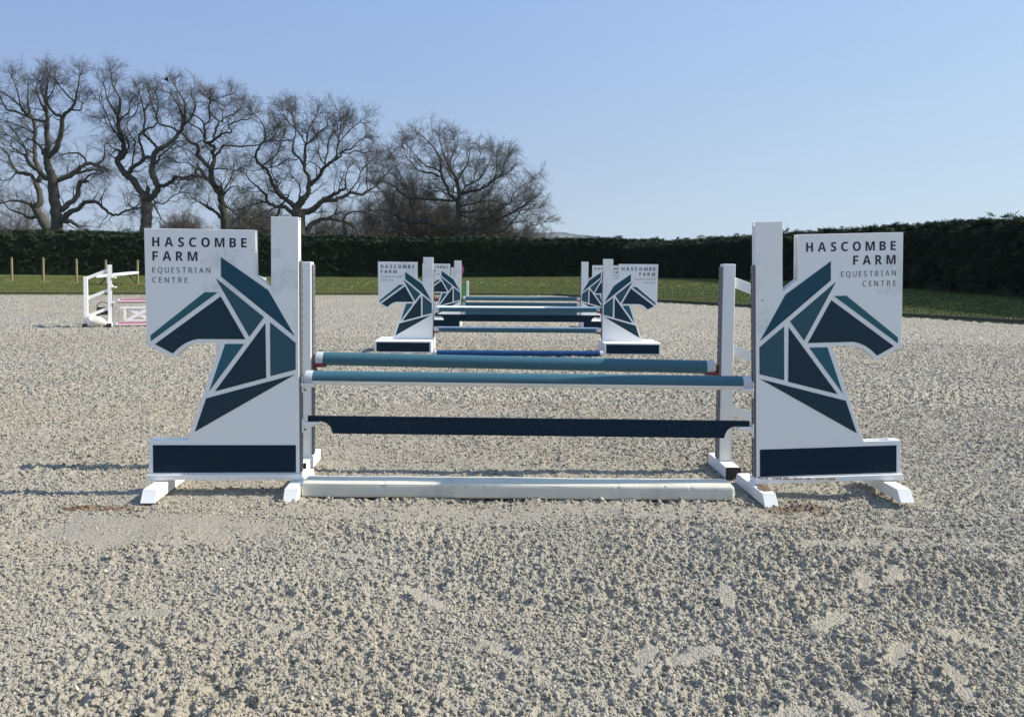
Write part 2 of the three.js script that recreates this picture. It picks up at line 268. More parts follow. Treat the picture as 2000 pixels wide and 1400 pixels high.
{ // boards that hold the sand in
  const grp = new THREE.Group(); grp.name = 'arena_edging'; grp.userData.kind = 'structure'; scene.add(grp);
  const mats = [0, 1, 2].map((k) => new THREE.MeshStandardMaterial({ color: lin(0.05 + 0.015 * k, 0.045 + 0.013 * k, 0.04 + 0.01 * k), roughness: 0.85 }));
  const bg = new RoundedBoxGeometry(2.38, 0.2, 0.05, 1, 0.008);
  for (let i = 1; i < edge.length - 2; i++) { const [a, b] = edge[i], [c, d] = edge[i + 1], L = Math.hypot(c - a, d - b), n = Math.round(L / 2.4);
    for (let k = 0; k < n; k++) { const t = (k + 0.5) / n, m = part('board', bg, mats[Math.floor(rnd() * 3)], grp); m.position.set(a + (c - a) * t, 0.03 + rr(-0.008, 0.008), b + (d - b) * t); m.rotation.y = -Math.atan2(d - b, c - a); m.scale.x = L / n / 2.4; } }
}

// ---------------------------------------------------------------- jump wings with the horse's head
const bold = await new FontLoader().loadAsync('fonts/droid/droid_sans_bold.typeface.json'), regular = await new FontLoader().loadAsync('fonts/droid/droid_sans_regular.typeface.json');
const HEAD = [[0.003, 1.815], [0.180, 1.815], [0.180, 1.356], [0.282, 1.432], [0.286, 1.727], [0.990, 1.729], [0.981, 0.970], [0.804, 0.886], [0.780, 0.915], [0.757, 0.937], [0.729, 0.958], [0.692, 0.974], [0.650, 0.985], [0.509, 0.986], [0.724, 0.344]];
const PIECES = [
  ['strip', [[0.955, 1.035], [0.607, 1.319], [0.523, 1.318], [0.955, 0.995]]],
  ['head', [[0.928, 0.977], [0.505, 1.292], [0.347, 1.012], [0.650, 1.012], [0.682, 1.006], [0.710, 0.995], [0.738, 0.982], [0.763, 0.964], [0.790, 0.941], [0.814, 0.916]]],
  ['mane', [[0.502, 1.548], [0.198, 1.335], [0.026, 1.032], [0.502, 1.422]]],
  ['teal', [[0.537, 1.412], [0.227, 1.158], [0.322, 1.028]]],
  ['teal', [[0.188, 1.125], [0.022, 0.990], [0.022, 0.813], [0.187, 0.769]]],
  ['head', [[0.218, 1.119], [0.214, 0.758], [0.547, 0.667]]],
  ['neck', [[0.478, 0.981], [0.356, 0.981], [0.584, 0.667]]],
  ['neckDark', [[0.603, 0.622], [0.026, 0.781], [0.678, 0.401]]]];
const LINES = [['HASCOMBE', bold, 0.939, 0.337, 1.6125, 0.060, 'ink'], ['FARM', bold, 0.938, 0.652, 1.521, 0.060, 'ink'], ['EQUESTRIAN', regular, 0.940, 0.570, 1.443, 0.035, 'inkThin'], ['CENTRE', regular, 0.940, 0.716, 1.378, 0.035, 'inkThin']];
const flip = (pts, side, dy = 0) => { const q = pts.map(([u, v]) => [side * u, v + dy]); return side < 0 ? q : q.reverse(); };
function lettering(text, font, x0, x1, y, capHeight) { // letters spread evenly from x0 to x1
  const size = 100, glyphs = [...text].map((ch) => { const g = new THREE.ShapeGeometry(font.generateShapes(ch, size), 6); g.computeBoundingBox(); return g; });
  const capRef = glyphs[0].boundingBox.max.y - glyphs[0].boundingBox.min.y, k = capHeight / (text[0] === 'C' ? capRef * 0.97 : capRef), w = glyphs.map((g) => (g.boundingBox.max.x - g.boundingBox.min.x) * k), gap = (x1 - x0 - w.reduce((a, b) => a + b, 0)) / (w.length - 1);
  let x = x0; const out = glyphs.map((g, i) => { g.translate(-g.boundingBox.min.x, 0, 0); g.scale(k, k, 1); g.translate(x, y, 0); x += w[i] + gap; return g; });
  return out;
}
function dressPanel(panel, side, dy) { // emblem and writing on the front of a panel
  for (const [m, pts] of PIECES) part('emblem_piece', slab(flip(pts, side, dy), 0.0004, 0.0024, 0.0004), M[m], panel);
  for (const [text, font, uOut, uIn, v, cap, m] of LINES) { const a = side * uOut, b = side * uIn; for (const g of lettering(text, font, Math.min(a, b), Math.max(a, b), v + dy, cap)) part('letter', g.translate(0, 0, 0.0016), M[m], panel); }
}
function cupTrack(root, side, y0, y1, z0, z1) {
  const t = part('cup_track', rbox(Math.min(0, -side * 0.014), Math.max(0, -side * 0.014), y0, y1, z0, z1, 0.003), M.track, root), holes = [];
  for (let y = y0 + 0.04; y < y1 - 0.03; y += 0.05) { const g = new THREE.CylinderGeometry(0.007, 0.007, 0.002, 10); g.rotateZ(Math.PI / 2); g.translate(-side * 0.0146, y, (z0 + z1) / 2); const s = box(-0.001, 0.001, y - 0.018, y, (z0 + z1) / 2 - 0.003, (z0 + z1) / 2 + 0.003); s.translate(-side * 0.0146, 0, 0); holes.push(g, s); }
  part('track_holes', merge(holes), M.hole, t);
}
function footGeometry(u0, u1, zf, zb, h, side) {
  const s = new THREE.Shape([[zb, 0], [zf, 0], [zf - 0.045, h], [zb + 0.045, h]].map(([a, b]) => new THREE.Vector2(a, b)));
  const g = new THREE.ExtrudeGeometry(s, { depth: u1 - u0 - 0.006, bevelEnabled: true, bevelThickness: 0.003, bevelSize: 0.003, bevelOffset: -0.003, bevelSegments: 1 }); g.translate(0, 0, u0 + 0.003); g.rotateY(-Math.PI / 2); // extrusion along -x
  if (side > 0) g.translate(u0 + u1, 0, 0); return g;
}
// wing standing on two feet; u runs outwards from the edge that carries the cups
function footedWing(side, x, z, yaw, lean, label) {
  const r = thing('jump_wing', label, 'jump wing', 'wings of the nearest jump');
  const outline = [...HEAD.slice(0, 14), [0.726, 0.345], [0.976, 0.345], [0.978, 0.1225], [-0.0, 0.1225]];
  const front = part('front_panel', slab(flip(outline, side), -0.012, 0), M.white, r); dressPanel(front, side, 0);
  part('navy_plate', slab(flip([[0.948, 0.313], [0.022, 0.311], [0.022, 0.129], [0.948, 0.130]], side), 0.0004, 0.003, 0.0005), M.navy, front);
  part('back_panel', slab(flip(outline, side), -0.072, -0.060), M.white, r);
  const a = (u0, u1, y0, y1, z0, z1) => rbox(Math.min(side * u0, side * u1), Math.max(side * u0, side * u1), y0, y1, z0, z1, 0.003);
  part('upright', a(0.004, 0.052, 0.06, 1.79, -0.058, -0.014), M.whitePost, r);
  part('stiffener', a(0.30, 0.335, 1.02, 1.71, -0.058, -0.014), M.whitePost, r); part('stiffener', a(0.36, 0.96, 1.66, 1.70, -0.058, -0.014), M.whitePost, r);
  part('base_rail', a(0.07, 0.965, 0.285, 0.325, -0.058, -0.014), M.whitePost, r); part('end_block', a(0.905, 0.972, 0.327, 0.349, -0.056, -0.016), M.whitePost, r);
  part('ledge', a(-0.012, 0.984, 0.086, 0.1215, -0.096, 0.022), M.whitePost, r);
  for (const [u0, u1] of [[-0.035, 0.052], [0.845, 0.935]]) { part('foot', footGeometry(u0, u1, 0.235, -0.335, 0.074, side), M.whitePost, r); part('leg_block', a(u0 + 0.012, u1 - 0.012, 0.07, 0.090, -0.075, 0.0), M.whitePost, r); }
  cupTrack(r, side, 0.125, 1.53, -0.056, -0.016);
  r.position.set(x, 0.004, z); r.rotation.set(0, yaw, lean); return r;
}
// wing standing on a deep box
function boxedWing(side, x, z, yaw, label, group) {
  const r = thing('jump_wing', label, 'jump wing', group), dy = -0.137;
  const outline = [...HEAD, [0.003, 0.344]];
  const front = part('front_panel', slab(flip(outline, side, dy), -0.012, 0), M.white, r); dressPanel(front, side, dy);
  part('back_panel', slab(flip(outline, side, dy), -0.062, -0.050), M.white, r);
  const a = (u0, u1, y0, y1, z0, z1, q = 0.004) => rbox(Math.min(side * u0, side * u1), Math.max(side * u0, side * u1), y0, y1, z0, z1, q);
  part('upright', a(0.006, 0.05, 0.206, 1.66, -0.048, -0.014), M.whitePost, r);
  const b = part('box_base', a(-0.012, 0.985, 0, 0.204, -0.42, 0.40), M.white, r);
  for (const zz of [[0.4005, 0.4035], [-0.4235, -0.4205]]) part('navy_plate', a(0.022, 0.950, 0.022, 0.182, zz[0], zz[1], 0.001), M.navy, b);
  cupTrack(r, side, 0.21, 1.45, -0.048, -0.014);
  r.position.set(x, 0.0, z); r.rotation.y = yaw; return r;
}
footedWing(-1, -1.40, -4.97, R(3), 0, 'white horse head wing on low feet, left-aligned lettering, beside white ground filler');
footedWing(1, 1.64, -4.97, R(2.5), R(1.7), 'white horse head wing on low feet, right-aligned lettering, beside white ground filler');
boxedWing(-1, -1.42, -13.6, R(1.2), 'white horse head wing on box base, left-aligned lettering, beside blue ground pole', 'wings of the middle jump');
boxedWing(1, 1.63, -13.6, R(0.8), 'white horse head wing on box base, right-aligned lettering, beside blue ground pole', 'wings of the middle jump');
boxedWing(-1, -1.30, -19.3, R(1), 'white horse head wing on box base, lettering partly hidden, near the pink and white stand', 'wings of the far jump');
boxedWing(1, 1.76, -19.3, R(2), 'white horse head wing on box base, lettering partly hidden behind the middle jump right-aligned wing', 'wings of the far jump');

// ---------------------------------------------------------------- schooling stands, poles, planks, cups
function schoolingStand(side, x, z, yaw, hIn, hOut, w, label, group, capped = true) { // tall inner post, low outer post, three sloping rails
  const r = thing('jump_stand', label, 'jump stand', group), p = 0.088, c = (u) => side * u;
  const post = (u, h) => { const m = part('post', rbox(c(u) - p / 2, c(u) + p / 2, 0.03, h, -p / 2, p / 2, 0.005), M.whitePost, r); return m; };
  post(0.05, hIn); post(w, hOut);
  for (const t of [0.925, 0.60, 0.31]) part('rail', bar(V(c(0.05), hIn * t, 0), V(c(w), hIn * t - 0.225, 0), 0.072, 0.03), M.whitePost, r);
  for (const u of [0.05, w]) { const f = part('foot', rbox(c(u) - 0.052, c(u) + 0.052, 0.0, 0.086, -0.23, 0.23, 0.004), M.whitePost, r); for (const s of [-1, 1]) part('foot_cap', rbox(c(u) - 0.0535, c(u) + 0.0535, -0.002, 0.088, s > 0 ? 0.22 : -0.234, s > 0 ? 0.234 : -0.22, 0.003), M.black, f); }
  const g = new THREE.Group(); g.name = 'track_mount'; r.add(g); g.position.x = c(0.05 - p / 2); cupTrack(g, side, 0.1, hIn - 0.02, -0.028, 0.028);
  r.position.set(x, 0, z); r.rotation.y = yaw; return r;
}
schoolingStand(-1, -1.472, -5.60, R(1), 1.53, 1.20, 0.66, 'plain white rail stand behind the left-aligned footed wing', 'plain stands of the nearest jump');
schoolingStand(1, 1.543, -5.60, R(2), 1.545, 1.20, 0.66, 'plain white rail stand with black foot caps behind the right-aligned footed wing', 'plain stands of the nearest jump');

function pole(a, b, rad, m1, m2, split, label, group, whiteFrom = 0) { // two-colour round pole, split = share of the second colour, whiteFrom = where it starts round the pole
  const r = thing('jump_pole', label, 'jump pole', group), A = V(...a), B = V(...b), L = A.distanceTo(B), arc = 2 * Math.PI * split;
  const shell = (t0, t1) => { const g = new THREE.CylinderGeometry(rad, rad, L - 0.09, 32, 24, true, t0, t1); const uv = g.attributes.uv; for (let i = 0; i < uv.count; i++) uv.setXY(i, uv.getX(i) * rad * t1 * 1.6 + a[2] * 3.7, uv.getY(i) * L * 1.0 + a[1] * 5); g.rotateZ(-Math.PI / 2); return g; };
  part('main_colour', shell(whiteFrom + arc, 2 * Math.PI - arc), M[m1], r); if (split) part('second_colour', shell(whiteFrom, arc), M[m2], r);
  for (const s of [-1, 1]) { const g = new THREE.LatheGeometry([[0, 0.0], [rad * 0.8, 0.0], [rad * 1.0, 0.006], [rad * 1.045, 0.012], [rad * 1.045, 0.058], [rad * 0.98, 0.06]].map(([x, y]) => new THREE.Vector2(x, y)), 28); g.rotateZ(s * Math.PI / 2); g.translate(s * L / 2, 0, 0); part('end_cap', g, M.capGrey, r); }
  r.position.copy(A).add(B).multiplyScalar(0.5); r.quaternion.setFromUnitVectors(V(1, 0, 0), B.clone().sub(A).normalize()); return r;
}
function cup(side, x, y, z, mat, label, group, rad = 0.05, flat = false) { // cradle hooked into the track; y is the pole's axis, side = the wing's side
  const r = thing('jump_cup', label, 'jump cup', group), d = -side, gs = [];
  if (flat) { part('shelf', rbox(Math.min(0, d * 0.105), Math.max(0, d * 0.105), -0.016, 0, -0.03, 0.03, 0.005), mat, r); part('lip', rbox(Math.min(0, d * 0.08), Math.max(0, d * 0.08), -0.032, -0.015, -0.022, 0.022, 0.005), mat, r); }
  else {
    const pts = []; for (let i = 0; i <= 14; i++) { const t = -Math.PI / 2 + (i / 14 - 0.5) * 1.75; pts.push([Math.cos(t) * (rad + 0.003), Math.sin(t) * (rad + 0.003)]); } for (let i = 14; i >= 0; i--) { const t = -Math.PI / 2 + (i / 14 - 0.5) * 1.75; pts.push([Math.cos(t) * (rad + 0.016), Math.sin(t) * (rad + 0.016)]); }
    const g = new THREE.ExtrudeGeometry(shapeOf(pts), { depth: 0.085, bevelEnabled: true, bevelThickness: 0.003, bevelSize: 0.003, bevelOffset: -0.003, bevelSegments: 1 }); g.rotateY(Math.PI / 2); if (d < 0) g.translate(-0.088, 0, 0); part('cradle', g, mat, r);
  }
  part('back_plate', rbox(Math.min(0, d * 0.008), Math.max(0, d * 0.008), flat ? -0.07 : -rad - 0.05, flat ? 0.02 : rad * 0.3, -0.026, 0.026, 0.003), mat, r);
  const pin = new THREE.CylinderGeometry(0.006, 0.006, 0.02, 10); pin.rotateZ(Math.PI / 2); pin.translate(d * 0.012, flat ? -0.055 : -rad - 0.035, 0); part('pin', pin, M.track, r);
  r.position.set(x, y, z); return r;
}
function plank(a, b, h, label) {
  const r = thing('jump_plank', label, 'plank'), L = Math.hypot(b[0] - a[0], b[1] - a[1], b[2] - a[2]), s = new THREE.Shape(), e = 0.036;
  s.moveTo(-L / 2, 0); s.lineTo(L / 2, 0); s.lineTo(L / 2, -e); s.lineTo(L / 2 - 0.085, -e); s.quadraticCurveTo(L / 2 - 0.155, -e - 0.004, L / 2 - 0.165, -h); s.lineTo(-L / 2 + 0.165, -h); s.quadraticCurveTo(-L / 2 + 0.155, -e - 0.004, -L / 2 + 0.085, -e); s.lineTo(-L / 2, -e); s.lineTo(-L / 2, 0);
  const g = new THREE.ExtrudeGeometry(s, { depth: 0.022, bevelEnabled: true, bevelThickness: 0.003, bevelSize: 0.003, bevelOffset: -0.003, bevelSegments: 1, curveSegments: 10 }); g.translate(0, 0, -0.014);
  part('board', g, M.plank, r); r.position.set((a[0] + b[0]) / 2, (a[1] + b[1]) / 2, (a[2] + b[2]) / 2); r.quaternion.setFromUnitVectors(V(1, 0, 0), V(b[0] - a[0], b[1] - a[1], b[2] - a[2]).normalize()); return r;
}
// nearest jump: a two-part spread
const zc = -5.006;
pole([-1.372, 0.759, zc], [1.592, 0.752, zc], 0.047, 'poleTeal', 'white', 0.46, 'teal pole with white underside resting in white cups', 'poles of the nearest jump', R(18));
pole([-1.452, 0.815, -5.60], [1.505, 0.780, -5.60], 0.049, 'poleTeal', 'white', 0, 'all teal pole resting in red cups on the plain white stands', 'poles of the nearest jump');
cup(-1, -1.386, 0.759, zc, M.white, 'white pole cup on the left-aligned footed wing', 'white cups of the nearest jump', 0.047); cup(1, 1.606, 0.752, zc, M.white, 'white pole cup on the right-aligned footed wing', 'white cups of the nearest jump', 0.047);
cup(-1, -1.386, 0.467, zc, M.white, 'white flat cup under the navy plank, on the left-aligned footed wing', 'white cups of the nearest jump', 0.047, true); cup(1, 1.614, 0.462, zc, M.white, 'white flat cup under the navy plank, on the right-aligned footed wing', 'white cups of the nearest jump', 0.047, true);
cup(-1, -1.462, 0.815, -5.60, M.red, 'dark red cup on plain stand behind the left-aligned footed wing', 'red cups of the nearest jump'); cup(1, 1.533, 0.780, -5.60, M.red, 'dark red cup on plain stand behind the right-aligned footed wing', 'red cups of the nearest jump');
plank([-1.352, 0.504, zc], [1.588, 0.499, zc], 0.116, 'navy blue plank with cut-away ends, spattered with sand, below the teal pole with white underside');
{ // padded white filler lying on the sand
  const L = 2.82, g = new THREE.BoxGeometry(L, 0.098, 0.19, 420, 12, 14), p = g.attributes.position, v = V(0, 0, 0);
  for (let i = 0; i < p.count; i++) {
    v.fromBufferAttribute(p, i); const rd = 0.02, hx = L / 2 - rd, hy = 0.049 - rd, hz = 0.095 - rd, q = V(Math.max(-hx, Math.min(hx, v.x)), Math.max(-hy, Math.min(hy, v.y)), Math.max(-hz, Math.min(hz, v.z))), d = v.clone().sub(q); if (d.length() > 1e-6) v.copy(q).add(d.normalize().multiplyScalar(rd));
    const up = sstep(-0.045, 0.049, v.y), sag = 0.0035 * fbm(v.x * 2.5, v.y * 9 + v.z * 5, 3, 510); let fold = 0;
    for (let n = 0; n < 9; n++) { const fx = -1.2 + 2.4 * hash(n, 1, 520), wd = 0.010 + 0.05 * (1 - up) * hash(n, 2, 520), sk = (hash(n, 3, 520) - 0.5) * 0.9; const q2 = Math.abs(v.x - fx - sk * (0.049 - v.y)) / wd; if (q2 < 1) fold = Math.max(fold, (1 - q2) * 0.009 * up * hash(n, 4, 520)); }
    v.y += sag - (v.y > 0.03 ? fold * 0.25 : 0); v.z += (v.z > 0 ? 1 : -1) * (sag - fold); if (v.x > L / 2 - 0.03 && v.y < 0) v.x += 0.05 * (1 - Math.abs(v.y + 0.03) / 0.06) * Math.max(0, 1 - Math.abs(v.z + 0.04) / 0.1); p.setXYZ(i, v.x, v.y, v.z);
  }
  g.computeVertexNormals(); const uv = g.attributes.uv; for (let i = 0; i < uv.count; i++) uv.setXY(i, p.getX(i), p.getY(i) + p.getZ(i));
  const o = thing('ground_filler', 'long low white padded filler lying on the sand between the footed wings', 'filler'); part('cover', g, M.canvas, o);
  const seam = []; for (const z of [-0.088, 0.088]) seam.push(rbox(-L / 2 + 0.02, L / 2 - 0.02, 0.038, 0.042, z - 0.004, z + 0.004, 0.001)); part('seam', merge(seam), M.canvas, o);
  o.position.set(0.05, 0.05, -4.945); o.rotation.y = R(0.15);
}
// middle jump
pole([-1.37, 0.755, -13.62], [1.58, 0.77, -13.62], 0.052, 'poleTeal', 'white', 0.39, 'top pole of the jump with blue ground pole, white upper side and teal below', 'poles of the middle jump', R(-170));
pole([-1.37, 0.385, -13.62], [1.58, 0.395, -13.62], 0.052, 'poleTeal', 'white', 0.34, 'low pole below the navy plank of the middle jump, white upper side, teal below', 'poles of the middle jump', R(-160));
pole([-1.33, 0.048, -12.82], [1.57, 0.048, -12.95], 0.048, 'blue', 'white', 0, 'deep blue pole lying on the sand between the box bases', 'ground pole');
plank([-1.385, 0.655, -13.62], [1.595, 0.665, -13.62], 0.125, 'navy blue plank between the middle jump wings on box bases');
for (const [s, x] of [[-1, -1.406], [1, 1.616]]) { const w = s < 0 ? 'left-aligned' : 'right-aligned';
  cup(s, x, s < 0 ? 0.755 : 0.77, -13.62, s < 0 ? M.white : M.red, `${s < 0 ? 'white' : 'dark red'} cup for top pole on the ${w} boxed wing`, 'cups of the middle jump', 0.052); cup(s, x, s < 0 ? 0.619 : 0.629, -13.62, M.white, `white flat cup for plank on the ${w} boxed wing`, 'cups of the middle jump', 0.052, true);
  cup(s, x, s < 0 ? 0.385 : 0.395, -13.62, M.red, `dark red cup for low pole on the ${w} boxed wing`, 'cups of the middle jump', 0.052); }
// far jump
[['top', 0.715], ['second', 0.565], ['lowest', 0.33]].forEach(([n, y]) => { pole([-1.25, y, -19.32], [1.71, y + 0.01, -19.32], 0.05, 'poleTeal', 'white', 0, `${n} of three teal poles on the far jump`, 'poles of the far jump');
  cup(-1, -1.286, y, -19.32, M.red, `dark red cup under the ${n} teal pole end beside the pink stand`, 'cups of the far jump'); cup(1, 1.746, y + 0.01, -19.32, M.red, `dark red cup under the ${n} teal pole end away from the pink stand`, 'cups of the far jump'); });

{ // reddish soil kicked onto the foot and ledge of the right-aligned footed wing
  const ic = new THREE.IcosahedronGeometry(1, 1), im = new THREE.InstancedMesh(ic, new THREE.MeshStandardMaterial({ color: lin(0.30, 0.20, 0.12), roughness: 1 }), 260), mt = new THREE.Matrix4(), q = new THREE.Quaternion(), e = new THREE.Euler();
  for (let n = 0; n < 260; n++) { const s = rr(0.002, 0.006), onFoot = n < 170, x = onFoot ? 1.66 + rr(-0.035, 0.035) : 1.65 + Math.pow(rnd(), 2) * 0.5, z = onFoot ? -4.89 + rr(-0.06, 0.06) : -4.956 + rr(-0.006, 0.006); q.setFromEuler(e.set(rr(0, 6), rr(0, 6), rr(0, 6))); mt.compose(V(x, (onFoot ? 0.079 : 0.1265) + s * 0.3, z), q, V(s * 1.4, s * 0.7, s * 1.4)); im.setMatrixAt(n, mt); }
  im.name = 'soil_crumbs'; im.userData.kind = 'stuff'; tag(im, 'reddish soil crumbs on the foot of the right-aligned footed wing', 'soil'); scene.add(im);
}

// ---------------------------------------------------------------- the pink and white jump, and other small things
schoolingStand(-1, -9.62, -18.2, R(21), 1.48, 1.19, 0.56, 'white rail stand with black folding stool behind it and white sack at its foot', 'stands of the pink pole jump');
schoolingStand(1, -6.88, -19.22, R(21), 1.48, 1.19, 0.56, 'white rail stand of the pink pole jump, mostly hidden behind the horse head wing', 'stands of the pink pole jump');
pole([-9.50, 0.61, -18.2], [-6.97, 0.61, -19.17], 0.045, 'pink', 'white', 0.11, 'pink and white pole above the cross-braced gate', 'poles of the pink pole jump', R(-16));
pole([-9.50, 0.052, -18.1], [-6.97, 0.052, -19.0], 0.05, 'pink', 'white', 0.11, 'pink and white pole on the sand below the cross-braced gate', 'poles of the pink pole jump', R(-16));
cup(-1, -9.62, 0.61, -18.2, M.white, 'white cup under the pink pole near the black stool', 'cups of the pink pole jump', 0.045); cup(1, -6.90, 0.61, -19.20, M.white, 'white cup under the pink pole behind the horse head wing', 'cups of the pink pole jump', 0.045);
cup(-1, -9.615, 1.22, -18.2, M.white, 'empty white cup high on the rail stand near the black stool', 'cups of the pink pole jump', 0.045); cup(-1, -9.615, 0.99, -18.2, M.white, 'empty white cup halfway up the rail stand near the black stool', 'cups of the pink pole jump', 0.045);
{
  const r = thing('filler_gate', 'white gate filler with diagonal crosses under the pink and white pole', 'gate'); const n = 4, W = 2.42, cw = W / n;
  part('top_rail', rbox(-0.1, W + 0.1, 0.43, 0.475, -0.022, 0.022), M.whitePost, r); part('bottom_rail', rbox(0, W, 0.115, 0.155, -0.02, 0.02), M.whitePost, r);
  for (let k = 0; k <= n; k++) part('stile', rbox(k * cw - 0.025, k * cw + 0.025, 0.154, 0.431, -0.02, 0.02), M.whitePost, r);
  for (let k = 0; k < n; k++) { part('brace', bar(V(k * cw + 0.07, 0.16, 0.008), V((k + 1) * cw - 0.07, 0.425, 0.008), 0.07, 0.014), M.whitePost, r); part('brace', bar(V(k * cw + 0.07, 0.425, -0.008), V((k + 1) * cw - 0.07, 0.16, -0.008), 0.07, 0.014), M.whitePost, r); }
  r.position.set(-9.36, 0, -18.27); r.rotation.y = R(21);
}
{ // folding stool with a hooped back, standing behind the rail stand
  const r = thing('folding_stool', 'folding stool with black cloth panel and thin hooped metal frame', 'stool');
  const tube = (pts, name) => part(name, new THREE.TubeGeometry(new THREE.CatmullRomCurve3(pts), 24, 0.011, 6), M.tube, r);
  tube([V(-0.13, 0, 0.16), V(-0.13, 0.25, 0.06), V(-0.13, 0.42, 0), V(-0.10, 0.51, 0), V(0, 0.545, 0), V(0.10, 0.51, 0), V(0.13, 0.42, 0), V(0.13, 0.25, 0.06), V(0.13, 0, 0.16)], 'back_hoop');
  tube([V(-0.11, 0, -0.14), V(-0.11, 0.23, 0.0), V(-0.11, 0.25, 0.15), V(0.11, 0.25, 0.15), V(0.11, 0.23, 0.0), V(0.11, 0, -0.14)], 'leg_frame');
  part('back_panel', rbox(-0.14, 0.14, 0.23, 0.425, -0.005, 0.016), M.black, r); part('seat', rbox(-0.12, 0.12, 0.238, 0.256, 0.01, 0.2), M.black, r);
  r.position.set(-10.2, 0.0, -18.85); r.rotation.y = R(25);
}
{ // slumped white sack
  const g = new THREE.SphereGeometry(1, 48, 32), p = g.attributes.position; for (let i = 0; i < p.count; i++) { let x = p.getX(i), y = p.getY(i), z = p.getZ(i); const k = 1 + 0.22 * fbm(x * 2 + 5, y * 2 + z * 2, 3, 600) + 0.10 * Math.abs(vnoise(x * 5, y * 5 + z * 4, 610)); y = Math.max(-0.55, y * k) * (1 - 0.45 * (x * 0.5 + 0.5)); p.setXYZ(i, x * k * 0.25, (y + 0.42) * 0.21, z * k * 0.18); } g.computeVertexNormals();
  const r = thing('white_sack', 'crumpled white sack slumped on the sand at the foot of the rail stand', 'sack'); part('sack', g, M.canvas, r);
  const neck = new THREE.TorusGeometry(0.035, 0.012, 8, 16); neck.rotateY(1.1); neck.translate(0.19, 0.03, 0.03); part('tied_neck', neck, M.canvas, r); r.position.set(-9.93, 0.01, -18.0);
}
{ // beyond the far jump: pink and white stand with green panel
  const r = thing('jump_stand', 'pink and white stand with pale green panel beyond the far jump', 'jump stand');
  part('post', rbox(-0.04, 0.04, 0, 1.05, -0.04, 0.04), M.whitePost, r); part('post', rbox(-0.56, -0.48, 0, 1.5, -0.04, 0.04), M.whitePost, r);
  part('green_panel', slab([[-0.47, 0.25], [-0.06, 0.25], [-0.06, 0.95], [-0.47, 0.75]], -0.02, 0.01), M.green, r);
  part('pink_panel', slab([[-0.47, 0.98], [-0.30, 1.0], [-0.20, 1.18], [-0.12, 1.42], [-0.20, 1.62], [-0.34, 1.70], [-0.47, 1.66]], -0.02, 0.01), M.pink, r);
  part('foot', rbox(-0.06, 0.06, 0, 0.07, -0.4, 0.4), M.whitePost, r); part('foot', rbox(-0.58, -0.46, 0, 0.07, -0.4, 0.4), M.whitePost, r); r.position.set(-1.50, 0, -25.5);
  const f = thing('brush_filler', 'low white box filler topped with reddish brush, glimpsed beyond the far jump', 'filler');
  part('box', rbox(-0.45, 0.45, 0, 0.42, -0.15, 0.15, 0.01), M.whitePost, f); const gs = []; for (let k = 0; k < 90; k++) { const c = new THREE.ConeGeometry(0.025, rr(0.12, 0.3), 4); c.rotateZ(rr(-0.4, 0.4)); c.translate(rr(-0.42, 0.42), 0.48 + rr(0, 0.05), rr(-0.12, 0.12)); gs.push(c); } part('brush', merge(gs), new THREE.MeshStandardMaterial({ color: lin(0.16, 0.06, 0.05), roughness: 0.9 }), f); f.position.set(-2.45, 0, -24);
}
{ // five timber posts in the grass
  const wood = new THREE.MeshStandardMaterial({ color: lin(0.30, 0.255, 0.15), roughness: 0.85, map: dataTex(128, (u, v) => { const g = 0.78 + 0.22 * tile(u, v * 0.1, 40, 71); return [g, g * 0.98, g * 0.93]; }, true, 1) });
  [[-29.74, 1.82, 1], [-27.86, 1.83, 2], [-25.88, 1.77, 3], [-24.15, 1.73, 4], [-22.27, 1.74, 5]].forEach(([x, top, k]) => {
    const g = new THREE.CylinderGeometry(0.062, 0.066, 1, 14), y0 = lawnHeight(x, -45); g.translate(0, 0.5, 0); g.scale(1, top - y0 + 0.02, 1);
    const r = thing('timber_post', ['', 'round timber post farthest from the white table', 'second timber post counting towards the white table', 'third timber post counting towards the white table', 'timber post beside the white table end that is nearer the other posts', 'last timber post of the row, at the far end of the white table'][k], 'post', 'timber posts in front of the hedge');
    part('post', g, wood, r); const cap = new THREE.CylinderGeometry(0.05, 0.062, 0.015, 14); cap.translate(0, top - y0 + 0.025, 0); part('chamfered_top', cap, wood, r); r.position.set(x, y0 - 0.02, -45); r.rotation.z = rr(-0.012, 0.012);
    const gs = []; for (let q = 0; q < 70; q++) { const a = rr(0, 6.3), d = rr(0.05, 0.45), c = new THREE.ConeGeometry(0.02, rr(0.06, 0.16), 3); c.rotateZ(rr(-0.7, 0.7)); c.rotateY(a); c.translate(Math.cos(a) * d, 0.05, Math.sin(a) * d * 0.6); gs.push(c); }
    const t = part('dry_grass', merge(gs), new THREE.MeshStandardMaterial({ color: lin(0.30, 0.23, 0.13), roughness: 1 }), r, 'stuff'); t.rotation.z = -r.rotation.z;
  });
}
{ // long white table on the grass
  const r = thing('folding_table', 'long white folding table on the grass in front of the hedge', 'table');
  const tt = part('table_top', rbox(-1.1, 1.1, -0.02, 0.02, -0.36, 0.36, 0.01), M.whitePost, r); tt.position.y = 0.6; tt.rotation.set(R(12), 0, R(4));
  for (const s of [-1, 1]) for (const q of [-1, 1]) { const a = V(s * 0.95, 0, q * 0.3), b = V(s * 0.55, 0.56, q * 0.26); part('leg', new THREE.TubeGeometry(new THREE.LineCurve3(a, b), 2, 0.018, 6), M.black, r); }
  for (const s of [-1, 1]) part('crossbar', new THREE.TubeGeometry(new THREE.LineCurve3(V(s * 0.8, 0.2, -0.29), V(s * 0.8, 0.2, 0.29)), 2, 0.014, 6), M.black, r);
  r.position.set(-23.1, lawnHeight(-23.1, -44.4), -44.4); r.rotation.set(0, R(24), R(2.5));
}
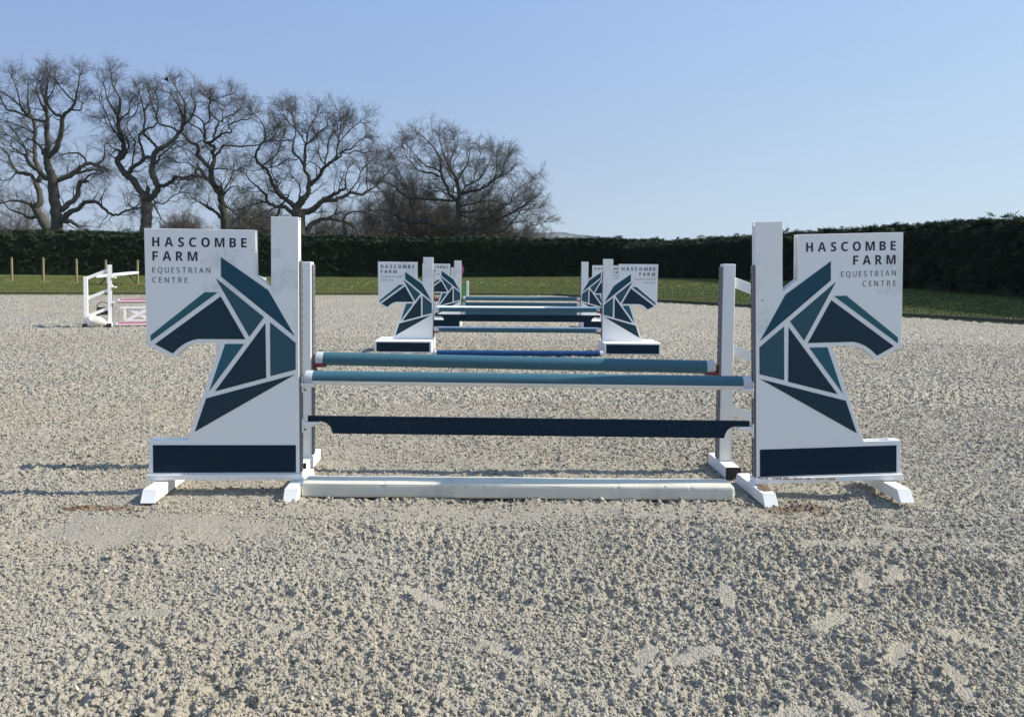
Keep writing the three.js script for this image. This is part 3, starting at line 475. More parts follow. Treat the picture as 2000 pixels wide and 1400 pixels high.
{ // bird in flight over the second oak
  const gs = [], b = new THREE.LatheGeometry([[0, -0.24], [0.03, -0.2], [0.075, -0.08], [0.085, 0.03], [0.06, 0.12], [0.045, 0.16], [0.03, 0.2], [0, 0.26]].map(([x, y]) => new THREE.Vector2(x, y)), 12); b.rotateZ(-Math.PI / 2); gs.push(b);
  for (const s of [-1, 1]) { const g = slab([[-0.1, 0], [0.12, 0], [0.10, 0.25], [0.0, 0.48], [-0.08, 0.46], [-0.14, 0.2]], -0.006, 0.006, 0.002); g.rotateX(s * Math.PI / 2 - s * (s > 0 ? 0.7 : 0.35)); gs.push(g); }
  gs.push(slab([[-0.2, -0.03], [-0.2, 0.03], [-0.40, 0.08], [-0.40, -0.08]], -0.005, 0.005, 0.001).rotateX(Math.PI / 2));
  const m = part('crow', merge(gs), M.black, scene); tag(m, 'small black bird flying above the bare oaks', 'bird'); m.position.set(-33.6, 19.3, -74); m.rotation.set(0.5, 0.3, -0.55); m.scale.setScalar(1.15);
}

// ---------------------------------------------------------------- clipped conifer hedges
seed = 4242;
function hedge(path, top, depth, per, label, name) {
  const r = thing(name, label, 'hedge', 'hedges round the lawn'), pts = [];
  for (let i = 0; i < path.length - 1; i++) { const [a, b] = path[i], [c, d] = path[i + 1], n = Math.ceil(Math.hypot(c - a, d - b) / 0.4); for (let k = 0; k < n; k++) pts.push([a + (c - a) * k / n, b + (d - b) * k / n]); } pts.push(path[path.length - 1]);
  const nrm = pts.map((p, i) => { const a = pts[Math.max(0, i - 1)], b = pts[Math.min(pts.length - 1, i + 1)], L = Math.hypot(b[0] - a[0], b[1] - a[1]); return [-(b[1] - a[1]) / L, (b[0] - a[0]) / L]; });
  const ring = [], H = (x, z) => top + 0.10 * fbm(x * 0.35 + z * 0.3, 3, 3, 700) + 0.06 * fbm(x * 2 + z * 2, 9, 2, 705);
  // ring of the core: front foot, up the front, over the top, down the back
  const prof = []; for (let k = 0; k <= 8; k++) prof.push([0.5, k / 8]); for (let k = 1; k < 4; k++) prof.push([0.5 - k / 4, 1]); for (let k = 8; k >= 0; k--) prof.push([-0.5, k / 8]);
  const pos = [], idx = [], m = prof.length;
  pts.forEach(([x, z], i) => { const [nx, nz] = nrm[i], y0 = lawnHeight(x + nx * depth / 2, z + nz * depth / 2) - 0.05, h = H(x, z) - 0.14;
    prof.forEach(([o, t], k) => { const d = o * depth * (1 - 0.10 * t) + 0.16 * fbm((x + z) * 1.7 + 3 * k, t * 7, 3, 710); pos.push(x + nx * d, y0 + (h - y0) * t + (t === 1 ? 0.06 * vnoise(x * 3 + z * 3, o * 9, 720) : 0), z + nz * d); }); });
  for (let i = 0; i < pts.length - 1; i++) for (let k = 0; k < m - 1; k++) { const a = i * m + k, b = a + m; idx.push(a, b, a + 1, b, b + 1, a + 1); }
  const core = new THREE.BufferGeometry(); core.setAttribute('position', new THREE.Float32BufferAttribute(pos, 3)); core.setIndex(idx); core.computeVertexNormals();
  part('core', core, new THREE.MeshStandardMaterial({ color: lin(0.036, 0.060, 0.027), roughness: 1, side: THREE.DoubleSide }), r);
  // sprays of scale leaves: flat, drooping fans
  const lf = []; for (let k = 0; k < 15; k++) { const a = (k / 14 - 0.5) * 2.4, L = 0.13 + 0.12 * hash(k, 1, 730), w = 0.016, dx = Math.sin(a) * L, dz = Math.cos(a) * L, dy = -0.03 - 0.07 * hash(k, 2, 730) + 0.05 * Math.cos(k * 2.1), sx = Math.cos(a) * w, sz = -Math.sin(a) * w; const bx = Math.sin(a) * 0.04 * (k % 3), bz = 0.04 * (k % 3);
    lf.push(bx - sx * 0.4, 0, bz - sz * 0.4, bx + sx + dx * 0.5, dy * 0.4, bz + sz + dz * 0.5, bx + dx, dy, bz + dz, bx - sx * 0.4, 0, bz - sz * 0.4, bx + dx, dy, bz + dz, bx - sx + dx * 0.5, dy * 0.4 + 0.012, bz - sz + dz * 0.5); }
  const g = new THREE.BufferGeometry(); g.setAttribute('position', new THREE.Float32BufferAttribute(lf, 3)); g.computeVertexNormals();
  const N = Math.round(pts.length * 0.4 * per), im = new THREE.InstancedMesh(g, new THREE.MeshStandardMaterial({ color: 0xffffff, roughness: 0.75, side: THREE.DoubleSide }), N), mt = new THREE.Matrix4(), q = new THREE.Quaternion(), q2 = new THREE.Quaternion(), C = new THREE.Color();
  im.name = 'foliage'; im.userData.kind = 'stuff';
  for (let n = 0; n < N; n++) {
    const i = Math.floor(rnd() * pts.length), [x, z] = pts[i], [nx, nz] = nrm[i], along = rr(-0.2, 0.2), onTop = rnd() < 0.3, o = onTop ? rr(-0.5, 0.5) : 0.5, t = onTop ? 1 : Math.sqrt(rnd() * 0.98 + 0.02 * rnd());
    const px = x - nz * along, pz = z + nx * along, d = o * depth * (1 - 0.10 * t) + (onTop ? 0 : rr(-0.10, 0.14) + 0.16 * fbm((x + z) * 1.7, t * 7, 3, 711)), y0 = lawnHeight(px, pz) - 0.03, y = y0 + (H(px, pz) - 0.10 - y0) * t + (onTop ? rr(-0.04, 0.10) + (rnd() < 0.02 ? rr(0.05, 0.3) : 0) : 0);
    q.setFromAxisAngle(V(0, 1, 0), Math.atan2(nx, nz) + rr(-1.1, 1.1) + (onTop ? rr(-3, 3) : 0)); q2.setFromEuler(new THREE.Euler(onTop ? rr(-1.2, 0.1) : rr(-0.35, 0.75), 0, rr(-0.6, 0.6))); q.multiply(q2);
    const s = rr(0.7, 1.7); mt.compose(V(px + nx * d, y, pz + nz * d), q, V(s, s, s)); im.setMatrixAt(n, mt);
    const k = rr(0.6, 1.25), tip = rnd() < 0.10 ? 1.5 : 1; im.setColorAt(n, C.setRGB(0.036 * k * tip, 0.060 * k * tip, 0.027 * k));
  }
  r.add(im); return r;
}
hedge([[-62, -58.5], [-41.5, -60.5], [-30, -62.5], [-14, -65.8], [0, -66.2], [12.6, -65.2]], 3.95, 1.6, 520, 'long clipped dark conifer hedge behind the timber posts and white table', 'conifer_hedge');
hedge([[10.2, -65.0], [11.2, -58.6], [13.1, -50.2], [19.3, -28.2], [24.2, -10.6], [27, 0]], 3.42, 1.5, 620, 'clipped dark conifer hedge shading the lawn on the treeless side of the arena', 'conifer_hedge');

// ---------------------------------------------------------------- bare trees beyond the hedge
seed = 31337;
const bark = [0, 1, 2].map((k) => new THREE.MeshStandardMaterial({ color: lin(0.062 + 0.012 * k, 0.056 + 0.011 * k, 0.047 + 0.009 * k), roughness: 0.95 }));
const twigMat = [0, 1].map((k) => new THREE.MeshStandardMaterial({ color: lin(0.085 + 0.02 * k, 0.078 + 0.017 * k, 0.070 + 0.014 * k), roughness: 0.95 }));
class Wood { // collects tapered tubes
  constructor() { this.p = []; this.i = []; }
  tube(pts, rad, sides) {
    const n = pts.length, base = this.p.length / 3; let u = V(0, 0, 1); const t = V(0, 0, 0), w = V(0, 0, 0);
    for (let k = 0; k < n; k++) {
      t.subVectors(pts[Math.min(n - 1, k + 1)], pts[Math.max(0, k - 1)]).normalize(); if (Math.abs(t.dot(u)) > 0.95) u = V(1, 0.2, 0); w.crossVectors(t, u).normalize(); const uu = w.clone().cross(t).normalize();
      for (let s = 0; s < sides; s++) { const a = s / sides * 2 * Math.PI, c = Math.cos(a) * rad[k], d = Math.sin(a) * rad[k]; this.p.push(pts[k].x + w.x * c + uu.x * d, pts[k].y + w.y * c + uu.y * d, pts[k].z + w.z * c + uu.z * d); }
    }
    for (let k = 0; k < n - 1; k++) for (let s = 0; s < sides; s++) { const a = base + k * sides + s, b = base + k * sides + (s + 1) % sides; this.i.push(a, b, a + sides, b, b + sides, a + sides); }
  }
  build() { const g = new THREE.BufferGeometry(); g.setAttribute('position', new THREE.Float32BufferAttribute(this.p, 3)); g.setIndex(this.i); g.computeVertexNormals(); return g; }
}
const rdir = () => { const z = rr(-1, 1), a = rr(0, 6.2832), s = Math.sqrt(1 - z * z); return V(Math.cos(a) * s, z, Math.sin(a) * s); };
// sprays of fine twigs, a few shapes shared by all the trees
const sprays = [0, 1, 2].map((v) => {
  const w = new Wood();
  const shoot = (p, d, len, rad, level) => { const n = level ? 2 : 5, pts = [p.clone()], rs = [rad], dir = d.clone().normalize(), q = p.clone();
    for (let k = 1; k <= n; k++) { dir.addScaledVector(rdir(), level ? 0.35 : 0.3).normalize(); q.addScaledVector(dir, len / n); pts.push(q.clone()); rs.push(rad * (1 - 0.6 * k / n)); if (!level) for (let c = 0; c < 3; c++) shoot(q, rdir().addScaledVector(dir, 0.9), rr(0.3, 0.65), 0.0085, 1); else if (level === 1 && rnd() < 0.8) shoot(q, rdir().addScaledVector(dir, 0.9), rr(0.15, 0.32), 0.0065, 2); }
    w.tube(pts, rs, 3); };
  shoot(V(0, 0, 0), V(0, 1, 0), 1.35, 0.016, 0); return w.build();
});
class Twigs { // places of the sprays of one tree
  constructor() { this.m = []; }
  add(p, d, s) { const q = new THREE.Quaternion().setFromUnitVectors(V(0, 1, 0), d.clone().normalize()).multiply(new THREE.Quaternion().setFromAxisAngle(V(0, 1, 0), rr(0, 6.28))); this.m.push(new THREE.Matrix4().compose(p, q, V(s, s, s))); }
  build(root, mat) { sprays.forEach((g, v) => { const list = this.m.filter((_, i) => i % sprays.length === v), im = new THREE.InstancedMesh(g, mat, list.length); list.forEach((m, i) => im.setMatrixAt(i, m)); im.name = 'twigs'; im.userData.kind = 'stuff'; root.add(im); }); }
}
function grow(w, tw, p, d, len, rad, o) { // a wandering branch with sprays of twigs
  const n = 6, pts = [p.clone()], rs = [rad], dir = d.clone().normalize(), q = p.clone();
  for (let k = 1; k <= n; k++) {
    dir.addScaledVector(rdir(), o.kink); dir.y += o.lift * 0.22; dir.normalize(); q.addScaledVector(dir, len / n); pts.push(q.clone()); rs.push(rad * (1 - 0.72 * k / n));
    for (let c = 0; c < o.sprays; c++) if (rnd() < 0.8) { const f = rdir().addScaledVector(dir, 0.9); f.y += o.lift * 0.5; tw.add(q, f, rr(0.55, 1.05) * o.size); }
  }
  w.tube(pts, rs, 4);
}
function tree(def, o, label, k) {
  const r = thing('oak_tree', label, 'tree', 'bare oaks beyond the hedge'), crown = new Wood(), tw = new Twigs(), placed = [];
  def.limbs.forEach((row, li) => {
    const pts = [], rad = []; for (let i = 0; i < row.length; i += 3) { pts.push(V(row[i] / 100, row[i + 1] / 100, 0)); rad.push(row[i + 2] / 100 * 1.12 + 0.01); }
    if (li === 0) { pts.unshift(V(pts[0].x, 0.2, 0)); rad.unshift(rad[0] * 1.25); }
    else { let best = 1e9, bp = null; for (const b of placed) { const e = (b.x - pts[0].x) ** 2 + (b.y - pts[0].y) ** 2; if (e < best) { best = e; bp = b; } } pts[0].z = bp.z; if (best > 0.02) { pts.unshift(bp.clone()); rad.unshift(rad[0]); } }
    const slope = li === 0 ? 0 : rr(0.1, 0.32) * (rnd() < 0.5 ? -1 : 1); let z = pts[0].z; const zs = z;
    for (let i = 1; i < pts.length; i++) { const L = Math.hypot(pts[i].x - pts[i - 1].x, pts[i].y - pts[i - 1].y); z += slope * L * (0.5 + rnd()) * (li === 0 ? 0 : 1) + (li === 0 ? rr(-0.15, 0.15) * L : 0); z = zs + Math.max(-1.4, Math.min(1.4, z - zs)); pts[i].z = Math.max(-2.2, Math.min(2.2, z)); }
    const curve = new THREE.CatmullRomCurve3(pts, false, 'centripetal'), n = (pts.length - 1) * 4, dense = [], dr = [];
    for (let i = 0; i <= n; i++) { const t = i / n, f = t * (pts.length - 1), a = Math.min(pts.length - 2, Math.floor(f)), p = curve.getPoint(t), rad_ = rad[a] + (rad[a + 1] - rad[a]) * (f - a); if (i && i < n) p.addScaledVector(rdir(), Math.min(0.08, rad_ * 0.5)); dense.push(p); dr.push(rad_ * (1 + 0.10 * (hash(i, li, 800 + k) - 0.5))); }
    placed.push(...dense);
    const w = new Wood(); w.tube(dense, dr, dr[0] > 0.35 ? 10 : dr[0] > 0.12 ? 7 : 5); part(li === 0 ? 'trunk' : 'limb', w.build(), bark[(k + li) % 3], r);
    let acc = rnd();
    for (let i = 1; i < dense.length; i++) {
      const L = dense[i].distanceTo(dense[i - 1]), rad_ = dr[i]; acc += L * (rad_ > 0.42 ? 0.12 : rad_ > 0.2 ? 0.5 : 1) / o.every;
      while (acc > 1) { acc -= 1; const d = rdir(); d.addScaledVector(dense[i].clone().sub(dense[i - 1]).normalize(), 0.8); d.y += o.lift; grow(crown, tw, dense[i], d, o.len * rr(0.5, 1.15) * (rad_ < 0.1 ? 0.72 : 1), Math.min(0.075, Math.max(0.035, rad_ * 0.4)), o); }
    }
    const e = dense[dense.length - 1], ed = e.clone().sub(dense[dense.length - 3]).normalize(); if (dr[dr.length - 1] < 0.3) for (let c = 0; c < 3; c++) grow(crown, tw, e, ed.clone().addScaledVector(rdir(), 0.6), o.len * rr(0.3, 0.55), Math.min(0.06, dr[dr.length - 1]), o);
  });
  part('crown', crown.build(), bark[k % 3], r, 'stuff'); tw.build(r, twigMat[k % 2]);
  r.position.set(def.x, 0.4, def.z); r.children.forEach((c) => (c.position.y = -0.4)); return r;
}
const OAKS = [
  { x: -48.94, z: -82, limbs: [
    [0,492,52,0,657,50,-6,753,47,-38,917,45,-35,1054,42,-75,1191,31,-94,1286,29,-85,1409,22,-80,1545,19,-67,1654,17,-72,1763,14,-84,1872,10,-54,2021,6,-45,2157,3],
    [-94,1286,28,-31,1314,24,39,1397,24,89,1547,21,126,1684,19,195,1752,14,265,1821,11,322,1971,6,351,2093,3],
    [126,1697,15,44,1737,12,-9,1845,10,-34,1967,6,-19,2089,3],
    [209,1766,8,333,1767,6,354,1822,3],
    [-22,1041,26,117,1097,24,200,1166,19,284,1235,17,380,1209,12,462,1183,7],
    [284,1235,11,203,1330,8,93,1350,7,10,1335,4],
    [366,1223,10,436,1305,7,438,1442,4],
    [186,1125,12,310,1167,10,393,1168,6],
    [42,726,28,112,782,25,196,879,23,205,1029,21,267,1044,17],
    [254,1057,8,337,1120,6,447,1114,3],
    [54,616,31,138,686,25,263,742,21,333,798,18,484,799,15,566,731,12,635,677,11,717,671,10,814,713,8,911,742,4],
    [81,603,21,164,604,18,233,549,14],
    [-49,1054,25,-159,1081,24,-227,1148,22,-322,1202,19,-389,1297,14,-471,1351,8,-552,1404,4],
    [-376,1283,10,-387,1406,7,-453,1542,4],
    [-67,1661,12,-204,1680,12,-340,1733,10,-463,1773,9,-558,1799,8,-612,1880,6],
    [-286,1707,11,-379,1842,8,-474,1922,6,-582,1975,3],
    [-114,1300,14,-153,1408,10,-235,1462,7],
    [-86,1763,11,-159,1884,8,-212,1992,6,-197,2087,3],
    [279,1835,7,171,1956,6,104,2063,3],
    [-340,1760,6,-350,1950,5,-388,2099,3],
    [-9,1845,6,61,1914,4,117,2023,3] ] },
  { x: -53.13, z: -87, limbs: [
    [0,511,51,-71,657,44,-149,773,37,-97,861,29,-124,991,26,-151,1078,25,-106,1151,25,-148,1252,22,-175,1397,19,-186,1628,16,-190,1773,15,-225,1888,12,-237,2017,7,-213,2147,4],
    [-159,1071,19,-223,1150,18,-310,1178,18,-412,1206,15,-483,1307,12,-540,1408,10,-626,1479,6],
    [-150,758,22,-229,830,15,-375,858,9,-507,813,4],
    [-186,1628,9,-272,1685,7,-402,1742,5,-503,1770,3],
    [-175,1397,9,-319,1482,7,-420,1568,4,-521,1625,3],
    [-114,685,18,-232,670,13,-319,713,10,-464,755,6,-551,827,4],
    [-412,1206,7,-501,1118,5,-604,1103,3] ] },
  { x: -38.0, z: -79, limbs: [
    [0,449,48,9,648,47,17,780,50],
    [4,806,33,-61,911,29,-140,1016,29,-219,1068,28,-297,1160,25,-330,1225,24,-283,1265,21,-275,1370,20,-280,1449,15,-339,1553,13,-343,1697,12,-315,1868,8,-379,1972,5,-417,2141,3],
    [-343,1238,15,-309,1291,15,-322,1330,11,-355,1343,9],
    [-256,1305,11,-208,1371,9,-227,1450,7,-292,1554,5],
    [-294,1423,11,-385,1540,8,-477,1618,5,-515,1683,3],
    [-205,1088,23,-165,1148,19,-104,1201,17,-31,1281,13,9,1242,5],
    [-104,1201,13,-70,1280,12,-109,1398,11,-134,1477,9,-93,1582,8,-118,1765,7,-168,1961,3],
    [-178,1174,6,-181,1437,5,-240,1502,4,-291,1633,4,-184,1765,4,-170,1856,3],
    [-332,1553,8,-304,1659,7,-211,1725,5,-177,1817,3],
    [31,820,29,98,887,29,125,953,28,73,1045,27,47,1110,27,62,1242,23,89,1321,23,169,1375,20,262,1455,17,330,1560,16,357,1718,12,358,1835,7,294,1952,4,255,2017,3],
    [89,1328,13,76,1387,12,-2,1452,11,-55,1517,9,-28,1557,8,52,1584,7,79,1649,5,15,1819,4,-23,1936,3],
    [303,1534,9,224,1579,8,145,1598,7,79,1649,6,120,1794,4,95,1924,3],
    [344,1665,8,305,1769,7,240,1873,5,188,1938,3],
    [125,960,17,218,967,16,285,1007,16,338,1054,15,431,1029,12,537,1063,11,590,1050,7],
    [101,1203,11,155,1269,8,235,1323,7,341,1403,5,421,1410,3],
    [11,806,20,8,899,19,5,952,17],
    [84,807,7,163,782,5,230,848,4,310,902,2],
    [90,768,8,122,702,7,162,629,3],
    [-10,753,9,-117,726,7,-196,765,4],
    [-343,1697,7,-434,1854,5,-471,2023,3],
    [-118,1765,5,-50,1897,3],
    [-398,1540,6,-475,1735,4,-526,1853,3] ] },
  { x: -30.51, z: -81, limbs: [
    [0,522,38,0,662,36,-28,802,31,-39,883,29,-102,987,27,-137,1056,27,-125,1172,22,-95,1253,16,-118,1334,15,-94,1392,14,-146,1415,13,-204,1449,12,-198,1530,9,-214,1645,7,-284,1702,5,-376,1747,4,-422,1792,2],
    [-146,1438,13,-99,1461,12,-29,1508,11,41,1532,8,111,1538,6,88,1602,5,146,1625,6,228,1649,5,321,1662,4,356,1719,2],
    [-99,1484,8,-64,1577,8,-28,1647,7,-86,1704,6,-126,1772,5,-108,1853,4],
    [-28,1641,5,54,1705,4,135,1740,3,205,1822,2],
    [-204,1483,8,-250,1564,7,-342,1620,6,-423,1666,4,-470,1677,2],
    [-148,1183,18,-229,1264,19,-269,1298,18,-245,1391,16,-332,1424,12,-378,1493,11,-413,1539,9,-366,1609,8,-295,1667,7,-260,1748,5,-248,1817,4,-282,1909,2],
    [-197,1622,7,-144,1668,6,-143,1818,4,-108,1864,3],
    [-89,1300,11,-54,1335,11,-18,1404,9,29,1416,9,133,1406,8,226,1418,6,320,1431,5,372,1466,4,384,1535,2],
    [-149,1044,18,-218,1090,15,-276,1170,14,-323,1158,11,-341,1112,11],
    [-207,1067,13,-312,1089,12,-394,1053,12,-475,1076,11,-522,1052,8],
    [-10,872,16,2,930,14,-67,987,13],
    [2,941,6,85,1047,5,120,1105,4,132,1163,2],
    [2,895,8,72,954,5,143,978,4,201,961,2],
    [-41,650,16,-116,719,13,-186,765,15,-232,788,8,-302,822,4],
    [13,767,8,106,698,7,222,641,6,339,584,6,425,597,4],
    [-113,1161,7,27,1162,5,120,1151,4,202,1187,2],
    [-264,1286,5,-356,1343,4,-426,1377,2],
    [-311,1159,5,-404,1227,4,-485,1226,2],
    [-108,1853,4,-27,1877,3,67,1924,2],
    [7,1635,5,19,1739,4,-27,1819,2] ] },
  { x: -21.32, z: -76, limbs: [
    [0,381,67,-15,555,62,-25,677,56,-25,728,36,37,820,28,78,861,23,93,963,21,88,1044,16,47,1125,14,53,1236,12,58,1358,9,119,1399,6,180,1470,5,272,1532,3],
    [58,1368,6,-3,1458,5,-64,1528,4,-145,1598,4,-196,1698,2],
    [68,1378,5,89,1489,4,120,1550,3,181,1621,2],
    [37,1155,10,-3,1226,9,-54,1266,8,-59,1336,6,-54,1387,5,-135,1386,4,-176,1376,3],
    [-54,1377,5,-13,1488,3,-23,1619,2],
    [108,953,18,180,1015,16,262,1117,15,343,1178,12,425,1220,9,466,1271,7,547,1302,5,598,1353,3,669,1404,2],
    [384,1199,7,405,1301,6,445,1442,5,466,1574,3],
    [272,1137,8,282,1259,7,292,1380,6,323,1471,5,425,1553,3],
    [262,1157,5,201,1258,4,201,1369,3,180,1420,2],
    [405,1331,4,486,1413,4,537,1474,3,639,1545,2],
    [466,1261,5,527,1251,5,588,1277,4,670,1253,3,731,1263,2],
    [16,677,31,129,729,26,180,781,23,282,853,18,384,905,14,435,936,10,435,1037,4,456,1129,3],
    [210,801,16,343,823,15,446,865,14,486,891,13,589,882,11,650,918,9,721,959,5,793,1041,4,864,1123,3],
    [486,916,6,568,1008,5,619,1120,4,721,1192,2],
    [650,918,5,639,1019,4,639,1121,3],
    [36,474,31,98,556,23,180,608,18,261,629,15,384,610,12,466,595,10,528,540,7,563,469,4],
    [415,615,9,446,671,8,538,703,7,671,684,6,763,654,4],
    [282,629,6,328,670,3],
    [-55,748,26,-137,808,17,-208,868,15,-249,939,13,-290,1050,12,-340,1121,12,-401,1171,11,-401,1252,9,-360,1323,8,-309,1374,6,-303,1465,5,-339,1556,4,-399,1626,2],
    [-330,1156,6,-228,1244,5,-186,1375,4,-171,1456,3],
    [-309,1354,4,-237,1405,4,-186,1497,2],
    [-229,939,5,-188,960,4,-249,1031,3,-259,1112,2],
    [-66,677,21,-127,727,17,-209,736,15,-301,776,13,-321,847,11,-392,928,8,-443,968,5,-484,1028,3],
    [-301,776,7,-393,775,6,-485,754,4,-577,717,2],
    [-199,726,10,-147,798,8,-106,849,5,-188,864,3],
    [-189,716,11,-230,644,10],
    [-4,809,7,16,911,5,-34,1012,3],
    [-310,1111,4,-208,1132,3],
    [292,1380,3,343,1573,2,394,1674,2],
    [-64,1528,3,-104,1669,2] ] },
  { x: -6.52, z: -90, limbs: [
    [0,479,35,29,571,29,10,732,27,-2,881,24,14,995,22,-4,1144,16,-28,1212,15,-86,1303,12,-132,1393,8,-179,1507,5,-226,1677,2],
    [-16,1166,10,41,1258,8,120,1373,5,142,1510,2],
    [-14,938,16,-84,994,15,-130,1108,15,-188,1210,14,-195,1313,10,-201,1415,8,-271,1529,6,-351,1619,4,-443,1686,2],
    [-200,1210,10,-303,1243,9,-384,1254,8,-476,1287,7,-511,1344,5,-568,1389,3,-614,1502,2],
    [-189,1250,7,-269,1306,7,-350,1323,7,-430,1390,5,-534,1503,3,-615,1593,2],
    [-107,1005,8,-210,1050,6,-291,1032,4],
    [-26,938,13,-256,947,12,-486,967,11,-589,972,10,-681,1022,9,-751,1090,7,-820,1135,5,-912,1157,3],
    [-1,640,23,-196,609,20,-289,660,20,-427,681,20,-577,680,17,-680,713,15,-761,770,13,-888,826,10,-1026,813,6],
    [-485,704,8,-554,852,7,-589,978,6,-624,1103,5,-694,1228,4,-752,1353,3,-809,1489,2],
    [-680,725,7,-750,884,6,-831,998,5,-946,1088,3],
    [43,1018,15,157,1054,15,249,1066,12,341,1113,9,409,1171,8,489,1217,6,615,1287,3],
    [409,1159,6,454,1285,5,453,1422,3],
    [21,801,14,125,802,13,263,826,12,435,816,8],
    [45,766,7,183,733,6,321,723,5,436,759,3],
    [21,881,10,182,905,9,296,941,8,434,942,8,527,909,7,618,921,7,641,1013,6,720,1105,4,834,1175,2],
    [377,862,6,365,987,5,421,1148,5,466,1285,3],
    [34,606,23,207,608,18,334,620,16,414,667,13,528,737,9,666,807,7,780,877,4],
    [334,615,9,438,564,8,553,588,8,621,658,7,712,773,6,769,854,5,871,947,3],
    [413,713,7,493,828,5,619,910,3,778,1037,2],
    [31,1007,9,88,1110,8,168,1168,7,201,1340,5,257,1511,2],
    [111,1122,7,259,1215,6,339,1341,4,406,1513,2],
    [-39,1212,7,-98,1371,5,-53,1565,3,-65,1701,2],
    [489,1217,5,545,1366,3,590,1446,2],
    [666,807,5,803,831,4,953,856,2],
    [621,658,5,782,694,4,898,649,3,1012,684,2],
    [-761,770,6,-899,688,5,-1026,675,3,-1129,606,2],
    [-577,680,7,-691,598,6,-830,563,4,-922,527,2],
    [-624,1103,3,-832,1295,3,-901,1386,2] ] },
];
const oak = { every: 0.78, len: 2.3, kink: 0.38, lift: 0.2, sprays: 1, size: 1.1 };
['tall bare oak with spreading limbs, farthest from the round-crowned oak', 'bare oak with dark leaning trunk, crossing behind the tall spreading oak', 'tall bare oak with forked Y trunk under the flying bird', 'slender crooked bare oak between the forked oak and the fan-limbed oak', 'bare oak with fanned limbs rising behind the left-aligned footed wing', 'round-crowned dense bare oak standing apart at the end of the tree row'].forEach((l, k) => tree(OAKS[k], k === 5 ? { ...oak, every: 0.42, len: 2.4, lift: 0.35, sprays: 1, size: 1.15 } : oak, l, k));
function thicket(x, z, y, wx, h, stems, label, col, name = 'bare_shrub') { // many-stemmed bare bush
  const r = thing(name, label, 'shrub', 'leafless shrubs beyond the hedge'), w = new Wood(), tw = new Twigs(), o = { kink: 0.2, lift: 0.45, sprays: 1.6, size: 1.0 };
  for (let k = 0; k < stems; k++) { const a = rr(-1, 1), b = rr(-0.5, 0.5), hh = h * Math.sqrt(Math.max(0.05, 1 - a * a)) * rr(0.75, 1.05), p = V(a * wx * 0.62, 0, b * wx * 0.5), q = V(a * wx, hh * 0.55, b * wx), m = [p, p.clone().lerp(q, 0.5).addScaledVector(rdir(), 0.3), q]; w.tube(m, [0.08, 0.055, 0.045], 4); grow(w, tw, q, q.clone().sub(p).normalize().add(V(0, 0.6, 0)), hh * 0.46, 0.045, o); grow(w, tw, m[1], rdir().add(V(0, 1, 0)), hh * 0.4, 0.035, o); }
  const mat = new THREE.MeshStandardMaterial({ color: col, roughness: 0.95 }); part('stems', w.build(), mat, r); tw.build(r, mat); r.position.set(x, y, z); return r;
}
const brown = lin(0.115, 0.093, 0.078), grey = lin(0.12, 0.105, 0.09), olive = lin(0.105, 0.095, 0.06);
thicket(-43.2, -100, 0.4, 3.6, 7.6, 110, 'reddish brown leafless shrub between the forked oak and the slender oak', brown);
thicket(-63, -98, 0.4, 5.0, 8.6, 60, 'grey leafless shrub below the tall spreading oak', grey);
thicket(-72, -105, 0.4, 5, 7.6, 40, 'pale leafless shrub outermost in the row, beyond the tall spreading oak', grey);
thicket(-60, -118, 0.4, 2.4, 7.8, 14, 'small thin leafless shrub between the spreading and the forked oak', grey);
thicket(-33, -97, 0.4, 4.2, 9.4, 120, 'dense leafless shrub between the slender oak and the fan-limbed oak', olive);
thicket(-22.5, -99, 0.4, 5.2, 7.8, 120, 'low brown leafless shrub between the fan-limbed and the round-crowned oak', olive);
thicket(-13.5, -98, 0.4, 5.4, 13.0, 200, 'tall brown leafless thicket in the middle of the round-crowned oak', brown);
thicket(-5.5, -97, 0.4, 5.8, 10.8, 190, 'brown leafless thicket around the trunk of the round-crowned oak', olive);
thicket(2.2, -95, 0.4, 3.2, 6.4, 60, 'low leafless shrub at the outer edge of the round-crowned oak', grey);
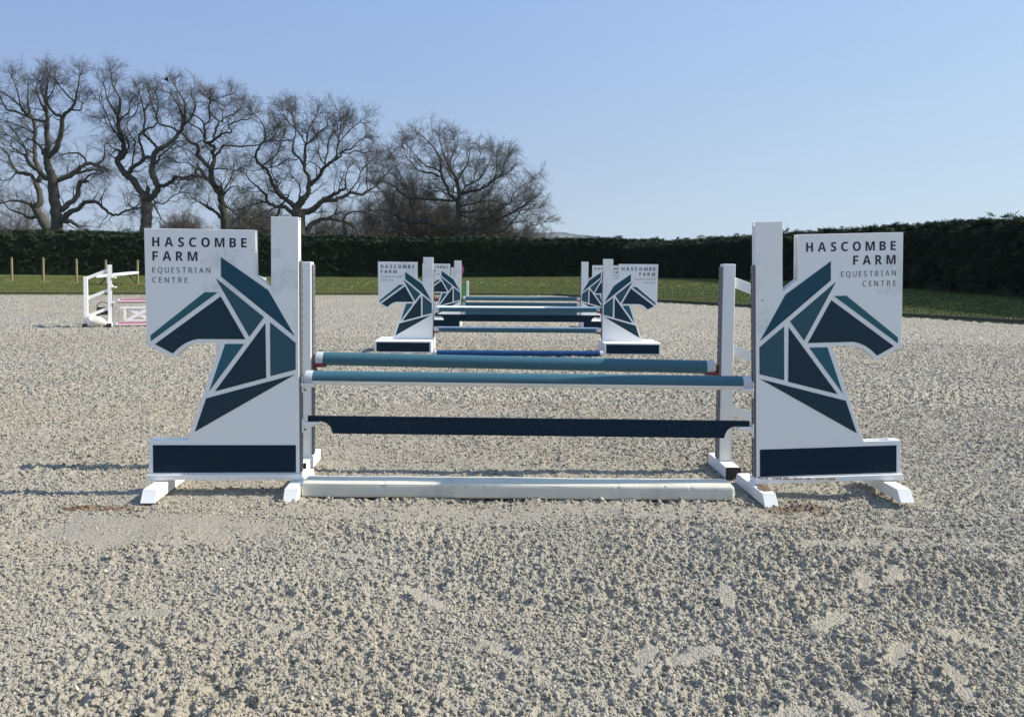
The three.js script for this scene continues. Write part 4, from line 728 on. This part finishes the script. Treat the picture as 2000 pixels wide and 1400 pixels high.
{ // far ridge with a wood along its crest
  const nx = 160, nz = 24, pos = [], idx = [], col = [];
  const crest = (x) => 352 * Math.exp(-Math.pow((x - 300) / 1250, 4)) * (1 + 0.03 * vnoise(x / 170, 1, 900)) * (1 - 0.07 * sstep(450, 1150, x)), at = (x, t) => crest(x) * Math.sin(Math.min(1, t * 1.25) * Math.PI / 2);
  for (let j = 0; j <= nz; j++) for (let i = 0; i <= nx; i++) { const x = -1600 + i * 24, t = j / nz, z = -7000 - t * 1250; pos.push(x, at(x, t), z); const f = hash(Math.floor(x / 210 + 0.3 * Math.floor(t * 6)), Math.floor(t * 6), 910); col.push(0.07 + 0.10 * f, 0.08 + 0.07 * f, 0.04 + 0.04 * f); }
  for (let j = 0; j < nz; j++) for (let i = 0; i < nx; i++) { const a = j * (nx + 1) + i, b = a + nx + 1; idx.push(a, a + 1, b, b, a + 1, b + 1); }
  const g = new THREE.BufferGeometry(); g.setAttribute('position', new THREE.Float32BufferAttribute(pos, 3)); g.setAttribute('color', new THREE.Float32BufferAttribute(col, 3)); g.setIndex(idx); g.computeVertexNormals();
  part('hill', g, new THREE.MeshStandardMaterial({ vertexColors: true, roughness: 1, side: THREE.DoubleSide }), scene, 'structure');
  const ic = new THREE.IcosahedronGeometry(1, 1), NW = 1600, im = new THREE.InstancedMesh(ic, new THREE.MeshStandardMaterial({ color: lin(0.045, 0.05, 0.03), roughness: 1 }), NW), mt = new THREE.Matrix4(), q = new THREE.Quaternion();
  for (let n = 0; n < NW; n++) { const x = rr(-300, 1300), s = rr(12, 24), t = rr(0.72, 0.84); mt.compose(V(x, at(x, t) + rr(0, 5), -7000 - t * 1250), q, V(s * 1.5, s, s * 1.3)); im.setMatrixAt(n, mt); }
  im.name = 'distant_wood'; im.userData.kind = 'stuff'; tag(im, 'distant dark wood along the crest of the far hill', 'wood'); scene.add(im);
}
scene.fog = new THREE.FogExp2(new THREE.Color().setRGB(0.62, 0.70, 0.80), 0.00006);

scene.traverse((o) => { if (o.isMesh) { o.castShadow = true; o.receiveShadow = true; } });
renderer.render(scene, camera);
